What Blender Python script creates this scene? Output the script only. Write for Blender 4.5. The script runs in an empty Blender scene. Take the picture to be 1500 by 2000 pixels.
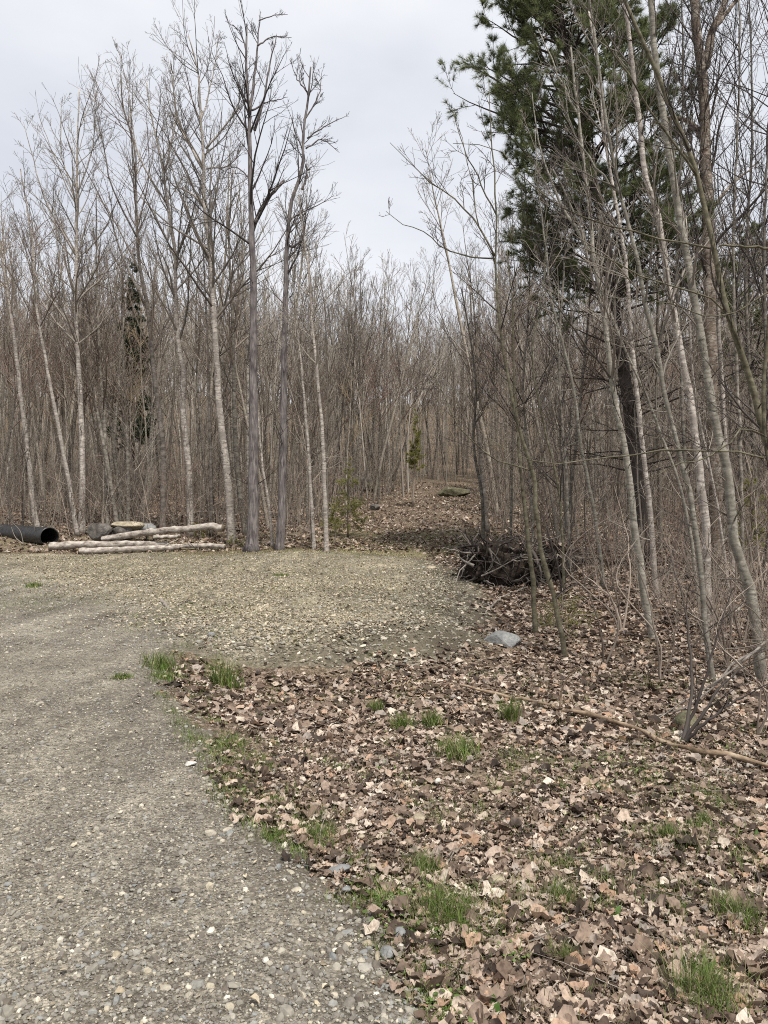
import bpy, math, random
import numpy as np
from mathutils import Vector
SC = bpy.context.scene
COL = SC.collection
R = np.random.default_rng(7)
rad = math.radians
F = 1450.0            # focal length in photo pixels
EYE = 1.6

# ------------------------------------------------------------------ camera
cd = bpy.data.cameras.new('camera'); cam = bpy.data.objects.new('camera', cd); COL.objects.link(cam)
cam.location = (0, 0, EYE); cam.rotation_euler = (rad(90), 0, 0)
cd.sensor_fit = 'VERTICAL'; cd.sensor_height = 36; cd.sensor_width = 27; cd.lens = 36*F/2000
cd.clip_start = 0.05; cd.clip_end = 2000
SC.camera = cam
# ------------------------------------------------------------------ light
SUN_EL, SUN_AZ = rad(62), rad(152)          # azimuth measured from +Y (ahead) towards +X (right)
sl = bpy.data.lights.new('sun', 'SUN'); so = bpy.data.objects.new('sun', sl); COL.objects.link(so)
sd = Vector((math.sin(SUN_AZ)*math.cos(SUN_EL), math.cos(SUN_AZ)*math.cos(SUN_EL), math.sin(SUN_EL)))
so.rotation_euler = sd.to_track_quat('Z', 'Y').to_euler(); so.location = (20, 20, 40)
sl.energy = 4.2; sl.angle = rad(7); sl.color = (1.0, 0.955, 0.88)
w = bpy.data.worlds.new('World'); SC.world = w; w.use_nodes = True
nt = w.node_tree; N = nt.nodes; N.clear()
out = N.new('ShaderNodeOutputWorld'); mix = N.new('ShaderNodeMixShader')
sky = N.new('ShaderNodeTexSky'); sky.sky_type = 'NISHITA'; sky.sun_disc = False
sky.sun_elevation = SUN_EL; sky.sun_rotation = SUN_AZ
b1 = N.new('ShaderNodeBackground'); b1.inputs[1].default_value = 0.12
nt.links.new(sky.outputs[0], b1.inputs[0])
tc = N.new('ShaderNodeTexCoord'); mp = N.new('ShaderNodeMapping'); mp.inputs['Scale'].default_value = (1, 1, 2.2)
no = N.new('ShaderNodeTexNoise'); no.inputs['Scale'].default_value = 2.2; no.inputs['Detail'].default_value = 5; no.inputs['Roughness'].default_value = .5
nt.links.new(tc.outputs['Generated'], mp.inputs[0]); nt.links.new(mp.outputs[0], no.inputs[0])
cr = N.new('ShaderNodeValToRGB'); cr.color_ramp.elements[0].position = .32; cr.color_ramp.elements[1].position = .68
cr.color_ramp.elements[0].color = (0.555, 0.58, 0.64, 1); cr.color_ramp.elements[1].color = (0.75, 0.762, 0.79, 1)
nt.links.new(no.outputs[0], cr.inputs[0])
b2 = N.new('ShaderNodeBackground'); b2.inputs[1].default_value = 1.0
nt.links.new(cr.outputs[0], b2.inputs[0])
mix.inputs[0].default_value = 0.95
nt.links.new(b1.outputs[0], mix.inputs[1]); nt.links.new(b2.outputs[0], mix.inputs[2]); nt.links.new(mix.outputs[0], out.inputs[0])
SC.view_settings.view_transform = 'Standard'; SC.view_settings.look = 'None'
SC.view_settings.gamma = 1; SC.view_settings.exposure = 0.36; SC.view_settings.use_curve_mapping = False
SC.render.engine = 'CYCLES'
SC.cycles.max_bounces = 5; SC.cycles.diffuse_bounces = 3; SC.cycles.glossy_bounces = 2; SC.cycles.transparent_max_bounces = 4
SC.cycles.use_denoising = False; SC.cycles.pixel_filter_type = 'BLACKMAN_HARRIS'; SC.cycles.filter_width = 1.05
SC.cycles.sample_clamp_direct = 4; SC.cycles.sample_clamp_indirect = 2; SC.cycles.caustics_reflective = False; SC.cycles.caustics_refractive = False

# ------------------------------------------------------------------ terrain maths
def vnoise(x, y, s, seed=0):
    x = np.asarray(x, float)/s; y = np.asarray(y, float)/s
    xi = np.floor(x); yi = np.floor(y); fx = x-xi; fy = y-yi
    fx = fx*fx*(3-2*fx); fy = fy*fy*(3-2*fy)
    def h(a, b):
        v = np.sin(a*127.1+b*311.7+seed*74.7)*43758.5453
        return v-np.floor(v)
    a = h(xi, yi); b = h(xi+1, yi); c = h(xi, yi+1); d = h(xi+1, yi+1)
    return (a+(b-a)*fx)*(1-fy)+(c+(d-c)*fx)*fy-0.5
POLY = np.array([(0.9,-6),(0.45,1.0),(0.20,2.32),(-0.02,2.9),(-0.32,3.31),(-0.80,4.14),(-1.45,5.8),(-2.2,7.6),(-2.3,8.3),
                 (-1.9,8.95),(-1.1,9.15),(-0.1,9.45),(0.65,10.4),(1.1,12.4),(1.35,15.5),(1.35,18.2),(0.9,20.3),(-2,20.9),(-9,20.6),(-30,19.5),(-30,-6)])
def sdist(x, y):
    "signed distance to the road and pad outline, positive outside"
    x = np.asarray(x, float); y = np.asarray(y, float)
    d = np.full(x.shape, 1e9); inside = np.zeros(x.shape, bool)
    n = len(POLY)
    for i in range(n):
        a = POLY[i]; b = POLY[(i+1) % n]
        e = b-a; wx = x-a[0]; wy = y-a[1]
        t = np.clip((wx*e[0]+wy*e[1])/(e@e), 0, 1)
        d = np.minimum(d, np.hypot(wx-e[0]*t, wy-e[1]*t))
        if a[1] != b[1]:
            c = ((a[1] > y) != (b[1] > y)) & (x < (b[0]-a[0])*(y-a[1])/(b[1]-a[1])+a[0])
            inside ^= c
    return np.where(inside, -d, d)
def sst(v): v = np.clip(v, 0, 1); return v*v*(3-2*v)
def T(x, y, d=None):
    x = np.asarray(x, float); y = np.asarray(y, float)
    if d is None: d = sdist(x, y)
    base = np.interp(y, [-50, 6, 12, 20, 28, 40, 60, 90, 130, 190, 400], [0, 0, .15, .39, 1.2, 2.45, 5.2, 11, 20, 28, 34])
    low = np.interp(y, [-50, 0, 3, 4, 6, 9, 12, 16, 20, 26, 40, 60, 90, 130, 190, 400], [-.1, -.03, -.08, -.14, -.3, -.38, -.22, .1, .36, .95, 2.45, 5.2, 11, 20, 28, 34])
    k = sst((d+0.45)/1.7)*sst((21.5-y)/3 + np.clip((x-1.5)/1.5, 0, 1))
    z = base+(low-base)*k
    rough = sst((d-.3)/1.5)
    z = z+vnoise(x, y, 2.7, 1)*(.05+.07*sst((y-9)/3)*sst((24-y)/3))+vnoise(x, y, 1.1, 8)*.04*sst((y-8)/2)*sst((24-y)/3)+vnoise(x, y, .9, 2)*(.012+.07*rough)+vnoise(x, y, .33, 3)*(.006+.03*rough)
    z = z+vnoise(x, y, 9, 5)*.5*sst((y-26)/18)+vnoise(x, y, 55, 6)*9*sst((y-70)/70)
    return z
def W(px, py, Y): return np.array([(px-750)*Y/F, Y, EYE-(py-1000)*Y/F])
def G(px, py, Y0=2.0, Y1=70):
    "where the photo ray through a pixel meets the ground"
    Y = np.geomspace(Y0, Y1, 1500)
    X = (px-750)*Y/F; Z = EYE-(py-1000)*Y/F
    g = T(X, Y)
    i = np.argmax(Z <= g)
    if Z[i] > g[i]: i = len(Y)-1
    return np.array([X[i], Y[i], g[i]])

# ------------------------------------------------------------------ object helpers
def tag(o, label=None, cat=None, group=None, kind=None):
    if label: o['label'] = label
    if cat: o['category'] = cat
    if group: o['group'] = group
    if kind: o['kind'] = kind
    return o
def thing(name, label, cat, loc=(0, 0, 0), group=None, rz=0):
    o = bpy.data.objects.new(name, None); COL.objects.link(o); o.location = tuple(float(v) for v in loc); o.rotation_euler = (0, 0, rz)
    o.empty_display_size = .2
    return tag(o, label, cat, group)
def mesh_obj(name, V, faces, mat, parent=None, origin=None, smooth=True, attr=None, col=None):
    """faces: list of (m,k) index arrays; attr: dict name -> per-vertex floats"""
    V = np.asarray(V, float)
    if origin is not None: V = V-np.asarray(origin, float)
    me = bpy.data.meshes.new(name)
    me.vertices.add(len(V)); me.vertices.foreach_set('co', V.astype(np.float32).ravel())
    loops = np.concatenate([f.ravel() for f in faces]).astype(np.int32)
    tot = np.concatenate([np.full(len(f), f.shape[1]) for f in faces]).astype(np.int32)
    st = np.concatenate([[0], np.cumsum(tot)[:-1]]).astype(np.int32)
    me.loops.add(len(loops)); me.loops.foreach_set('vertex_index', loops)
    me.polygons.add(len(tot)); me.polygons.foreach_set('loop_start', st); me.polygons.foreach_set('loop_total', tot)
    me.update(calc_edges=True)
    me.polygons.foreach_set('use_smooth', np.full(len(tot), smooth, bool))
    for k, v in (attr or {}).items():
        a = me.attributes.new(k, 'FLOAT', 'POINT'); a.data.foreach_set('value', np.asarray(v, np.float32))
    me.materials.append(mat)
    o = bpy.data.objects.new(name, me); COL.objects.link(o)
    if parent is not None: o.parent = parent
    elif origin is not None: o.location = tuple(float(v) for v in origin)
    return o
def nrm(a): return a/np.maximum(np.linalg.norm(a, axis=-1, keepdims=True), 1e-9)

class Tubes:
    def __init__(s): s.g = {}; s.caps = []
    def add(s, P, Rr, sides=4, cap=False):
        P = np.asarray(P, float); Rr = np.asarray(Rr, float)
        if P.ndim == 2: P = P[None]; Rr = Rr[None]
        s.g.setdefault((P.shape[1], sides, cap), []).append((P, Rr))
    def arrays(s, rough=0):
        VV = []; FF = []; RN = []; off = 0
        for (n, k, cap), L in s.g.items():
            P = np.concatenate([a for a, b in L]); Q = np.concatenate([b for a, b in L]); m = len(P)
            Tn = nrm(np.gradient(P, axis=1))
            main = nrm(P[:, -1]-P[:, 0])
            ref = np.where(np.abs(main[:, 2:3]) > .8, np.array([[1., 0, 0]]), np.array([[0, 0, 1.]]))[:, None, :]
            u = nrm(np.cross(Tn, ref)); v = np.cross(Tn, u)
            a = np.arange(k)*2*math.pi/k
            rr = Q[:, :, None, None]
            if rough: rr = rr*(1+R.normal(0, rough, (m, n, k, 1)))
            V = P[:, :, None, :]+rr*(u[:, :, None, :]*np.cos(a)[None, None, :, None]+v[:, :, None, :]*np.sin(a)[None, None, :, None])
            idx = off+np.arange(m*n*k).reshape(m, n, k)
            A = idx[:, :-1]; B = idx[:, 1:]
            f = np.stack([A, np.roll(A, -1, 2), np.roll(B, -1, 2), B], -1).reshape(-1, 4)
            FF.append(f[:, ::-1]); VV.append(V.reshape(-1, 3)); RN.append(np.repeat(R.random(m), n*k)); off += m*n*k
            if cap:
                FF.append(idx[:, 0, :].reshape(m, k)); FF.append(idx[:, -1, ::-1].reshape(m, k))
        return np.concatenate(VV), FF, np.concatenate(RN)
    def build(s, name, mat, parent=None, origin=None, rough=0, smooth=True):
        V, Fc, rn = s.arrays(rough)
        return mesh_obj(name, V, Fc, mat, parent, origin, smooth, {'rnd': rn})

def resample(P, n):
    P = np.asarray(P, float); d = np.r_[0, np.cumsum(np.linalg.norm(np.diff(P, axis=0), axis=1))]
    # smooth (Catmull-like) through cubic interpolation of each coordinate
    t = np.linspace(0, d[-1], n)
    if len(P) < 3: return np.stack([np.interp(t, d, P[:, i]) for i in range(3)], 1)
    m = np.gradient(P, d, axis=0)
    i = np.clip(np.searchsorted(d, t, side='right')-1, 0, len(d)-2)
    h = d[i+1]-d[i]; s = ((t-d[i])/h)[:, None]; h = h[:, None]
    return (2*s**3-3*s**2+1)*P[i]+(s**3-2*s**2+s)*h*m[i]+(-2*s**3+3*s**2)*P[i+1]+(s**3-s**2)*h*m[i+1]

def poly_at(P, t):
    "point and tangent on each polyline of P (m,n,3) at fraction t (m,)"
    m, n = P.shape[:2]; f = t*(n-1); i = np.clip(f.astype(int), 0, n-2); s = (f-i)[:, None]; r = np.arange(m)
    return P[r, i]*(1-s)+P[r, i+1]*s, nrm(P[r, i+1]-P[r, i])

def sprout(P, Rr, n, t0, t1, ang, lengths, rmin, rng, azbias=None):
    "n children on each polyline: returns P0, D, L, R"
    m = len(P); k = m*n
    Pr = np.repeat(P, n, 0); Rp = np.repeat(Rr, n, 0); Lr = np.repeat(lengths, n)
    t = rng.uniform(t0, t1, k); p, tn = poly_at(Pr, t)
    f = t*(P.shape[1]-1); i = f.astype(int); rr = Rp[np.arange(k), np.clip(i, 0, P.shape[1]-1)]
    a = rng.normal(ang, .18, k)
    q = rng.normal(0, 1, (k, 3)); 
    if azbias is not None: q += azbias
    side = nrm(q-tn*np.sum(q*tn, 1, keepdims=True))
    D = tn*np.cos(a)[:, None]+side*np.sin(a)[:, None]
    L = Lr*(1.15-.7*(t-t0)/(t1-t0))*rng.uniform(.55, 1.2, k)
    return p, D, L, np.maximum(rr*.55, rmin)

def grow(P0, D, L, R0, nseg, wob, trop, rng, rtip, grav=0):
    m = len(P0); P = np.zeros((m, nseg+1, 3)); P[:, 0] = P0; d = nrm(D); st = (L/nseg)[:, None]
    for i in range(nseg):
        d = nrm(d+rng.normal(0, wob, (m, 3))+np.array([0, 0, trop-grav*i/nseg]))
        P[:, i+1] = P[:, i]+d*st
    s = np.linspace(0, 1, nseg+1)[None]
    return P, R0[:, None]*(1-s)+np.minimum(R0, rtip)[:, None]*s

def crown_on(tub, P, Rr, rng, levels, lengths=None, keep=None):
    """levels: list of dict(n,t0,t1,ang,len,rmin,nseg,wob,trop,sides). P (m,n,3)"""
    if P.ndim == 2: P = P[None]; Rr = Rr[None]
    outs = []
    for j, lv in enumerate(levels):
        if j == 0 and lengths is not None: Ls = lengths
        else: Ls = np.linalg.norm(np.diff(P, axis=1), axis=2).sum(1)
        p, D, L, r0 = sprout(P, Rr, lv['n'], lv.get('t0', .2), lv.get('t1', .97), lv['ang'], Ls*lv['len'], lv['rmin'], rng)
        ok = L > .06; p, D, L, r0 = p[ok], D[ok], L[ok], r0[ok]
        r0 = np.minimum(r0, .004+L*lv.get('rk', .012)); r0 = np.maximum(r0, lv['rmin'])
        P, Rr = grow(p, D, L, r0, lv['nseg'], lv['wob'], lv['trop'], rng, lv['rmin'], lv.get('grav', 0))
        tub.add(P, Rr, lv.get('sides', 3)); outs.append((P, Rr))
    return outs
def LV(n, ang, ln, rmin, nseg=3, wob=.12, trop=.1, sides=3, t0=.2, t1=.97, rk=.012, grav=0):
    return dict(n=n, ang=ang, len=ln, rmin=rmin, nseg=nseg, wob=wob, trop=trop, sides=sides, t0=t0, t1=t1, rk=rk, grav=grav)

# ------------------------------------------------------------------ materials
def newmat(name, rough=.85, spec=.25):
    m = bpy.data.materials.new(name); m.use_nodes = True; t = m.node_tree
    b = t.nodes['Principled BSDF']; b.inputs['Roughness'].default_value = rough; b.inputs['Specular IOR Level'].default_value = spec
    return m, t, b
def ramp(t, src, stops, interp='LINEAR'):
    r = t.nodes.new('ShaderNodeValToRGB'); e = r.color_ramp.elements; r.color_ramp.interpolation = interp
    e[0].position = stops[0][0]; e[0].color = (*stops[0][1], 1); e[1].position = stops[-1][0]; e[1].color = (*stops[-1][1], 1)
    for p, c in stops[1:-1]: x = e.new(p); x.color = (*c, 1)
    t.links.new(src, r.inputs[0]); return r.outputs[0]
def noise(t, scale, detail=4, rough=.55, mapscale=None, coord='Object', dist=0):
    n = t.nodes.new('ShaderNodeTexNoise'); n.inputs['Scale'].default_value = scale; n.inputs['Detail'].default_value = detail
    n.inputs['Roughness'].default_value = rough; n.inputs['Distortion'].default_value = dist
    c = t.nodes.new('ShaderNodeTexCoord'); s = c.outputs[coord]
    if mapscale: mm = t.nodes.new('ShaderNodeMapping'); mm.inputs['Scale'].default_value = mapscale; t.links.new(s, mm.inputs[0]); s = mm.outputs[0]
    t.links.new(s, n.inputs[0]); return n.outputs[0]
def voro(t, scale, feature='F1', mapscale=None, warp=0.):
    n = t.nodes.new('ShaderNodeTexVoronoi'); n.inputs['Scale'].default_value = scale; n.feature = feature
    c = t.nodes.new('ShaderNodeTexCoord'); s = c.outputs['Object']
    if warp:
        nn = t.nodes.new('ShaderNodeTexNoise'); nn.inputs['Scale'].default_value = scale*1.3; nn.inputs['Detail'].default_value = 3
        t.links.new(s, nn.inputs[0]); a = t.nodes.new('ShaderNodeVectorMath'); a.operation = 'MULTIPLY_ADD'
        t.links.new(nn.outputs['Color'], a.inputs[0]); a.inputs[1].default_value = (warp,)*3; t.links.new(s, a.inputs[2]); s = a.outputs[0]
    if mapscale: mm = t.nodes.new('ShaderNodeMapping'); mm.inputs['Scale'].default_value = mapscale; t.links.new(s, mm.inputs[0]); s = mm.outputs[0]
    t.links.new(s, n.inputs['Vector']); return n
def mixc(t, f, a, b, mode='MIX'):
    m = t.nodes.new('ShaderNodeMix'); m.data_type = 'RGBA'; m.blend_type = mode
    for sock, v in ((m.inputs[0], f), (m.inputs[6], a), (m.inputs[7], b)):
        if isinstance(v, (int, float)): sock.default_value = v
        elif isinstance(v, tuple): sock.default_value = (*v, 1)
        else: t.links.new(v, sock)
    return m.outputs[2]
def attr(t, name):
    a = t.nodes.new('ShaderNodeAttribute'); a.attribute_name = name; return a.outputs['Fac']
def math_(t, op, a, b=0., c=None, clamp=False):
    m = t.nodes.new('ShaderNodeMath'); m.operation = op; m.use_clamp = clamp
    for i, v in enumerate((a, b) if c is None else (a, b, c)):
        if isinstance(v, (int, float)): m.inputs[i].default_value = v
        else: t.links.new(v, m.inputs[i])
    return m.outputs[0]
def bump(t, b, h, strength=.5, dist=.01):
    n = t.nodes.new('ShaderNodeBump'); n.inputs['Strength'].default_value = strength; n.inputs['Distance'].default_value = dist
    t.links.new(h, n.inputs['Height'])
    t.links.new(n.outputs[0], b.inputs['Normal'])
def objvary(t, c, lo=.75, hi=1.25):
    o = t.nodes.new('ShaderNodeObjectInfo'); f = math_(t, 'MULTIPLY_ADD', o.outputs['Random'], hi-lo, lo)
    cc = t.nodes.new('ShaderNodeCombineColor')
    for i in range(3): t.links.new(f, cc.inputs[i])
    return mixc(t, 1., c, cc.outputs[0], 'MULTIPLY')
def bark(name, dark, mid, light, kind='smooth', vary=(.85, 1.15), bscale=1.):
    m, t, b = newmat(name, .9, .15)
    if kind == 'birch':      # pale with short dark horizontal scars
        n1 = noise(t, 7, 6, .68, (1, 1, 3.6), dist=.5); c = ramp(t, n1, [(.30, dark), (.44, mid), (.56, light), (1, light)])
        n2 = noise(t, 3.5, 6, .7, (1.6, 1.6, 1.0)); c = mixc(t, ramp(t, n2, [(.42, (0, 0, 0)), (.60, (.9,)*3)]), c, mid)
        n3 = noise(t, 9, 5, .7, (1, 1, 1.5)); c = mixc(t, ramp(t, n3, [(.58, (0, 0, 0)), (.68, (.8,)*3)]), c, dark)
        bump(t, b, n1, .3, .006*bscale)
    elif kind == 'furrow':   # vertical ridges
        n1 = noise(t, 22, 4, .6, (1, 1, .14), dist=.6); c = ramp(t, n1, [(.32, dark), (.5, mid), (.66, light)])
        n2 = noise(t, 2.5, 4, .6); c = mixc(t, ramp(t, n2, [(.4, (0, 0, 0)), (.7, (.6,)*3)]), c, light)
        bump(t, b, n1, .9, .02*bscale)
    else:
        n1 = noise(t, 6, 6, .65, (1, 1, 1.8)); c = ramp(t, n1, [(.34, dark), (.5, mid), (.66, light)])
        n2 = noise(t, 30, 3, .6, (1, 1, 3)); c = mixc(t, ramp(t, n2, [(.3, (.45,)*3), (.45, (0, 0, 0))]), c, dark)
        bump(t, b, n1, .6, .01*bscale)
    t.links.new(objvary(t, c, *vary), b.inputs['Base Color'])
    return m
BIRCH = bark('birch_bark', (.075, .062, .052), (.25, .22, .195), (.52, .475, .42), 'birch')
POPLAR = bark('olive_grey_bark', (.058, .052, .042), (.175, .162, .134), (.36, .34, .29), 'birch')
DARKB = bark('dark_ridged_bark', (.035, .03, .03), (.115, .10, .10), (.24, .215, .205), 'furrow')
GREYB = bark('grey_bark', (.08, .068, .06), (.17, .15, .13), (.28, .25, .22), 'smooth')
WOODB = bark('woodland_bark', (.065, .057, .048), (.18, .163, .138), (.32, .29, .245), 'smooth', (.6, 1.35))
WOODP = bark('pale_woodland_bark', (.09, .078, .063), (.24, .21, .17), (.42, .375, .31), 'birch', (.7, 1.3))
PINEB = bark('pine_bark', (.018, .014, .012), (.05, .04, .035), (.095, .08, .07), 'furrow')
REDB = bark('peeling_birch_bark', (.035, .025, .019), (.13, .098, .075), (.34, .30, .255), 'birch')
OLIVE = bark('olive_sapling_bark', (.05, .045, .03), (.115, .105, .07), (.19, .175, .125), 'smooth')
def twigmat(name, a, b_, vary=(.7, 1.3)):
    m, t, b = newmat(name, .8, .2)
    c = ramp(t, attr(t, 'rnd'), [(0, a), (1, b_)]); t.links.new(objvary(t, c, *vary), b.inputs['Base Color']); return m
TWIG = twigmat('brown_twigs', (.115, .090, .073), (.32, .268, .22))
TWIGR = twigmat('reddish_twigs', (.11, .07, .058), (.25, .18, .145))
TWIGP = twigmat('pale_twigs', (.09, .078, .066), (.31, .275, .235))
TWIGD = twigmat('dark_twigs', (.035, .028, .026), (.10, .085, .075))
TWIGY = twigmat('straw_twigs', (.16, .12, .075), (.33, .26, .175))
def leafmat(name, stops, trans=.25, rough=.7, nscale=40):
    m, t, b = newmat(name, rough, .3)
    c = ramp(t, attr(t, 'rnd'), stops)
    n = noise(t, nscale, 5, .7); k = ramp(t, n, [(.32, (.50, .47, .45)), (.5, (.9, .9, .9)), (.68, (1.2, 1.19, 1.17))])
    c = mixc(t, 1., c, k, 'MULTIPLY'); t.links.new(c, b.inputs['Base Color'])
    if trans:
        tr = t.nodes.new('ShaderNodeBsdfTranslucent'); t.links.new(c, tr.inputs[0]); ms = t.nodes.new('ShaderNodeMixShader')
        ms.inputs[0].default_value = trans; t.links.new(b.outputs[0], ms.inputs[1]); t.links.new(tr.outputs[0], ms.inputs[2])
        t.links.new(ms.outputs[0], t.nodes['Material Output'].inputs[0])
    return m
LITTER = leafmat('dead_leaves', [(0, (.035, .025, .019)), (.2, (.095, .066, .048)), (.42, (.21, .152, .113)), (.60, (.34, .26, .205)), (.72, (.47, .38, .31)),
                                 (.79, (.29, .255, .225)), (.85, (.40, .25, .165)), (.92, (.50, .41, .33)), (1, (.64, .56, .47))], .15)
NEEDLE = leafmat('pine_needles', [(0, (.085, .115, .05)), (.5, (.17, .205, .09)), (1, (.28, .29, .15))], .5, .6, 3)
DNEEDLE = leafmat('dark_spruce_needles', [(0, (.03, .045, .022)), (1, (.075, .10, .048))], .1, .6, 3)
YNEEDLE = leafmat('young_needles', [(0, (.20, .21, .06)), (1, (.42, .41, .15))], .5, .6, 3)
GRASS = leafmat('green_grass', [(0, (.075, .12, .025)), (.5, (.14, .21, .045)), (.82, (.22, .27, .08)), (.87, (.32, .28, .15)), (1, (.46, .40, .25))], .3, .5, 3)
STRAW = leafmat('dry_grass', [(0, (.20, .155, .09)), (.7, (.42, .35, .22)), (.74, (.11, .16, .04)), (1, (.14, .18, .05))], .2, .7, 3)
def stonemat(name, stops, rough=.85):
    m, t, b = newmat(name, rough, .3); c = ramp(t, attr(t, 'rnd'), stops)
    n = noise(t, 45, 5, .65); k = ramp(t, n, [(.3, (.7, .7, .7)), (.7, (1.15, 1.15, 1.15))])
    t.links.new(mixc(t, 1., c, k, 'MULTIPLY'), b.inputs['Base Color']); bump(t, b, n, .4, .004); return m
PEBBLE = stonemat('pebbles', [(0, (.12, .10, .08)), (.25, (.18, .165, .14)), (.6, (.255, .235, .195)), (.7, (.20, .205, .20)), (.8, (.31, .29, .25)), (.95, (.39, .345, .26)), (1, (.55, .51, .43))])
PEBTAN = stonemat('tan_pebbles', [(0, (.10, .085, .06)), (.3, (.18, .16, .12)), (.6, (.29, .26, .195)), (.8, (.24, .23, .20)), (1, (.60, .54, .43))])
def rockmat(name, a, b_, c_):
    m, t, b = newmat(name, .9, .2); n = noise(t, 5, 8, .65); c = ramp(t, n, [(.33, a), (.5, b_), (.68, c_)])
    n2 = noise(t, 40, 4, .6); c = mixc(t, ramp(t, n2, [(.35, (.4,)*3), (.5, (0, 0, 0))]), c, a)
    t.links.new(c, b.inputs['Base Color']); bump(t, b, n, .8, .03); return m
ROCKG = rockmat('grey_rock', (.12, .122, .12), (.20, .203, .20), (.30, .30, .285))

ROCKT = rockmat('tan_rock', (.17, .14, .10), (.31, .265, .19), (.46, .40, .30))
ROCKD = rockmat('dark_rock', (.05, .045, .04), (.11, .10, .09), (.20, .185, .165))
ROCKM = rockmat('mossy_rock', (.06, .06, .035), (.14, .13, .08), (.24, .22, .15))
ROCKW = rockmat('pale_rock', (.32, .30, .26), (.50, .48, .43), (.62, .60, .55))

def ground_mat():
    m, t, b = newmat('leaf_covered_soil', .9, .15)
    v = voro(t, 24, warp=.05); v2 = voro(t, 60, warp=.02)
    sx = t.nodes.new('ShaderNodeSeparateColor'); t.links.new(v.outputs['Color'], sx.inputs[0])
    sy = t.nodes.new('ShaderNodeSeparateColor'); t.links.new(v2.outputs['Color'], sy.inputs[0])
    st = [(0, (.03, .022, .016)), (.3, (.075, .054, .04)), (.55, (.16, .118, .088)), (.8, (.31, .24, .19)), (1, (.48, .40, .33))]
    c = mixc(t, .5, ramp(t, sx.outputs[0], st), ramp(t, sy.outputs[0], st))
    n = noise(t, 1.1, 5, .6); c = mixc(t, 1., c, ramp(t, n, [(.35, (.62, .60, .58)), (.65, (1.1, 1.05, 1.0))]), 'MULTIPLY')
    soil = ramp(t, noise(t, 60, 4, .6), [(.3, (.045, .036, .027)), (.7, (.14, .115, .085))])
    c = mixc(t, ramp(t, noise(t, 2.2, 4, .6), [(.56, (0, 0, 0)), (.68, (.8,)*3)]), c, soil)
    moss = ramp(t, noise(t, 25, 4, .6), [(.3, (.14, .13, .06)), (.7, (.36, .315, .185))])
    mf = math_(t, 'MULTIPLY', attr(t, 'moss'), math_(t, 'MULTIPLY_ADD', noise(t, 1.6, 4, .6), 5, -1.6, clamp=True), clamp=True)
    c = mixc(t, mf, c, moss)
    t.links.new(c, b.inputs['Base Color'])
    h = math_(t, 'ADD', math_(t, 'MULTIPLY', v.outputs['Distance'], 1.), math_(t, 'MULTIPLY', sy.outputs[1], .5))
    bump(t, b, h, 1., .03); return m
def road_mat():
    m, t, b = newmat('gravel', .92, .2)
    v = voro(t, 150); v2 = voro(t, 60); v3 = voro(t, 28)
    def sep(v): s = t.nodes.new('ShaderNodeSeparateColor'); t.links.new(v.outputs['Color'], s.inputs[0]); return s.outputs
    g = [(0, (.070, .063, .053)), (.4, (.165, .152, .128)), (.8, (.285, .265, .225)), (1, (.50, .46, .39))]
    p = [(0, (.075, .067, .048)), (.4, (.19, .171, .125)), (.75, (.33, .30, .225)), (1, (.58, .53, .43))]
    a1 = sep(v)[0]; a2 = sep(v2)[0]
    road = mixc(t, .45, ramp(t, a1, g), ramp(t, a2, g)); pad = mixc(t, .5, ramp(t, a2, p), ramp(t, sep(v3)[0], p))
    f = math_(t, 'ADD', attr(t, 'pad'), math_(t, 'MULTIPLY_ADD', noise(t, 1.3, 5, .6), 1.2, -.6), clamp=True)
    c = mixc(t, f, road, pad)
    n = noise(t, .9, 6, .6); c = mixc(t, 1., c, ramp(t, n, [(.33, (.62, .60, .58)), (.66, (1.18, 1.16, 1.12))]), 'MULTIPLY')
    n = noise(t, 6, 5, .7); c = mixc(t, 1., c, ramp(t, n, [(.33, (.68, .67, .66)), (.66, (1.15, 1.15, 1.15))]), 'MULTIPLY')
    n = noise(t, 1.6, 4, .6, (1.5, .22, 1)); c = mixc(t, 1., c, ramp(t, n, [(.36, (.72, .71, .70)), (.64, (1.17, 1.16, 1.14))]), 'MULTIPLY')
    soil = ramp(t, noise(t, 70, 4, .6), [(.3, (.045, .038, .027)), (.7, (.125, .105, .075))])
    gp = ramp(t, noise(t, 3.5, 6, .7), [(.5, (0, 0, 0)), (.66, (.6,)*3)]); c = mixc(t, math_(t, 'MULTIPLY', gp, attr(t, 'pad')), c, (.115, .11, .05))
    c = mixc(t, attr(t, 'dirt'), c, soil)
    t.links.new(c, b.inputs['Base Color'])
    h = math_(t, 'ADD', math_(t, 'MULTIPLY', v.outputs['Distance'], -.4), math_(t, 'ADD', math_(t, 'MULTIPLY', v2.outputs['Distance'], -1.), math_(t, 'MULTIPLY', noise(t, 200, 3, .6), .5)))
    bump(t, b, h, .9, .008); return m
MG, MR = ground_mat(), road_mat()

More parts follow.
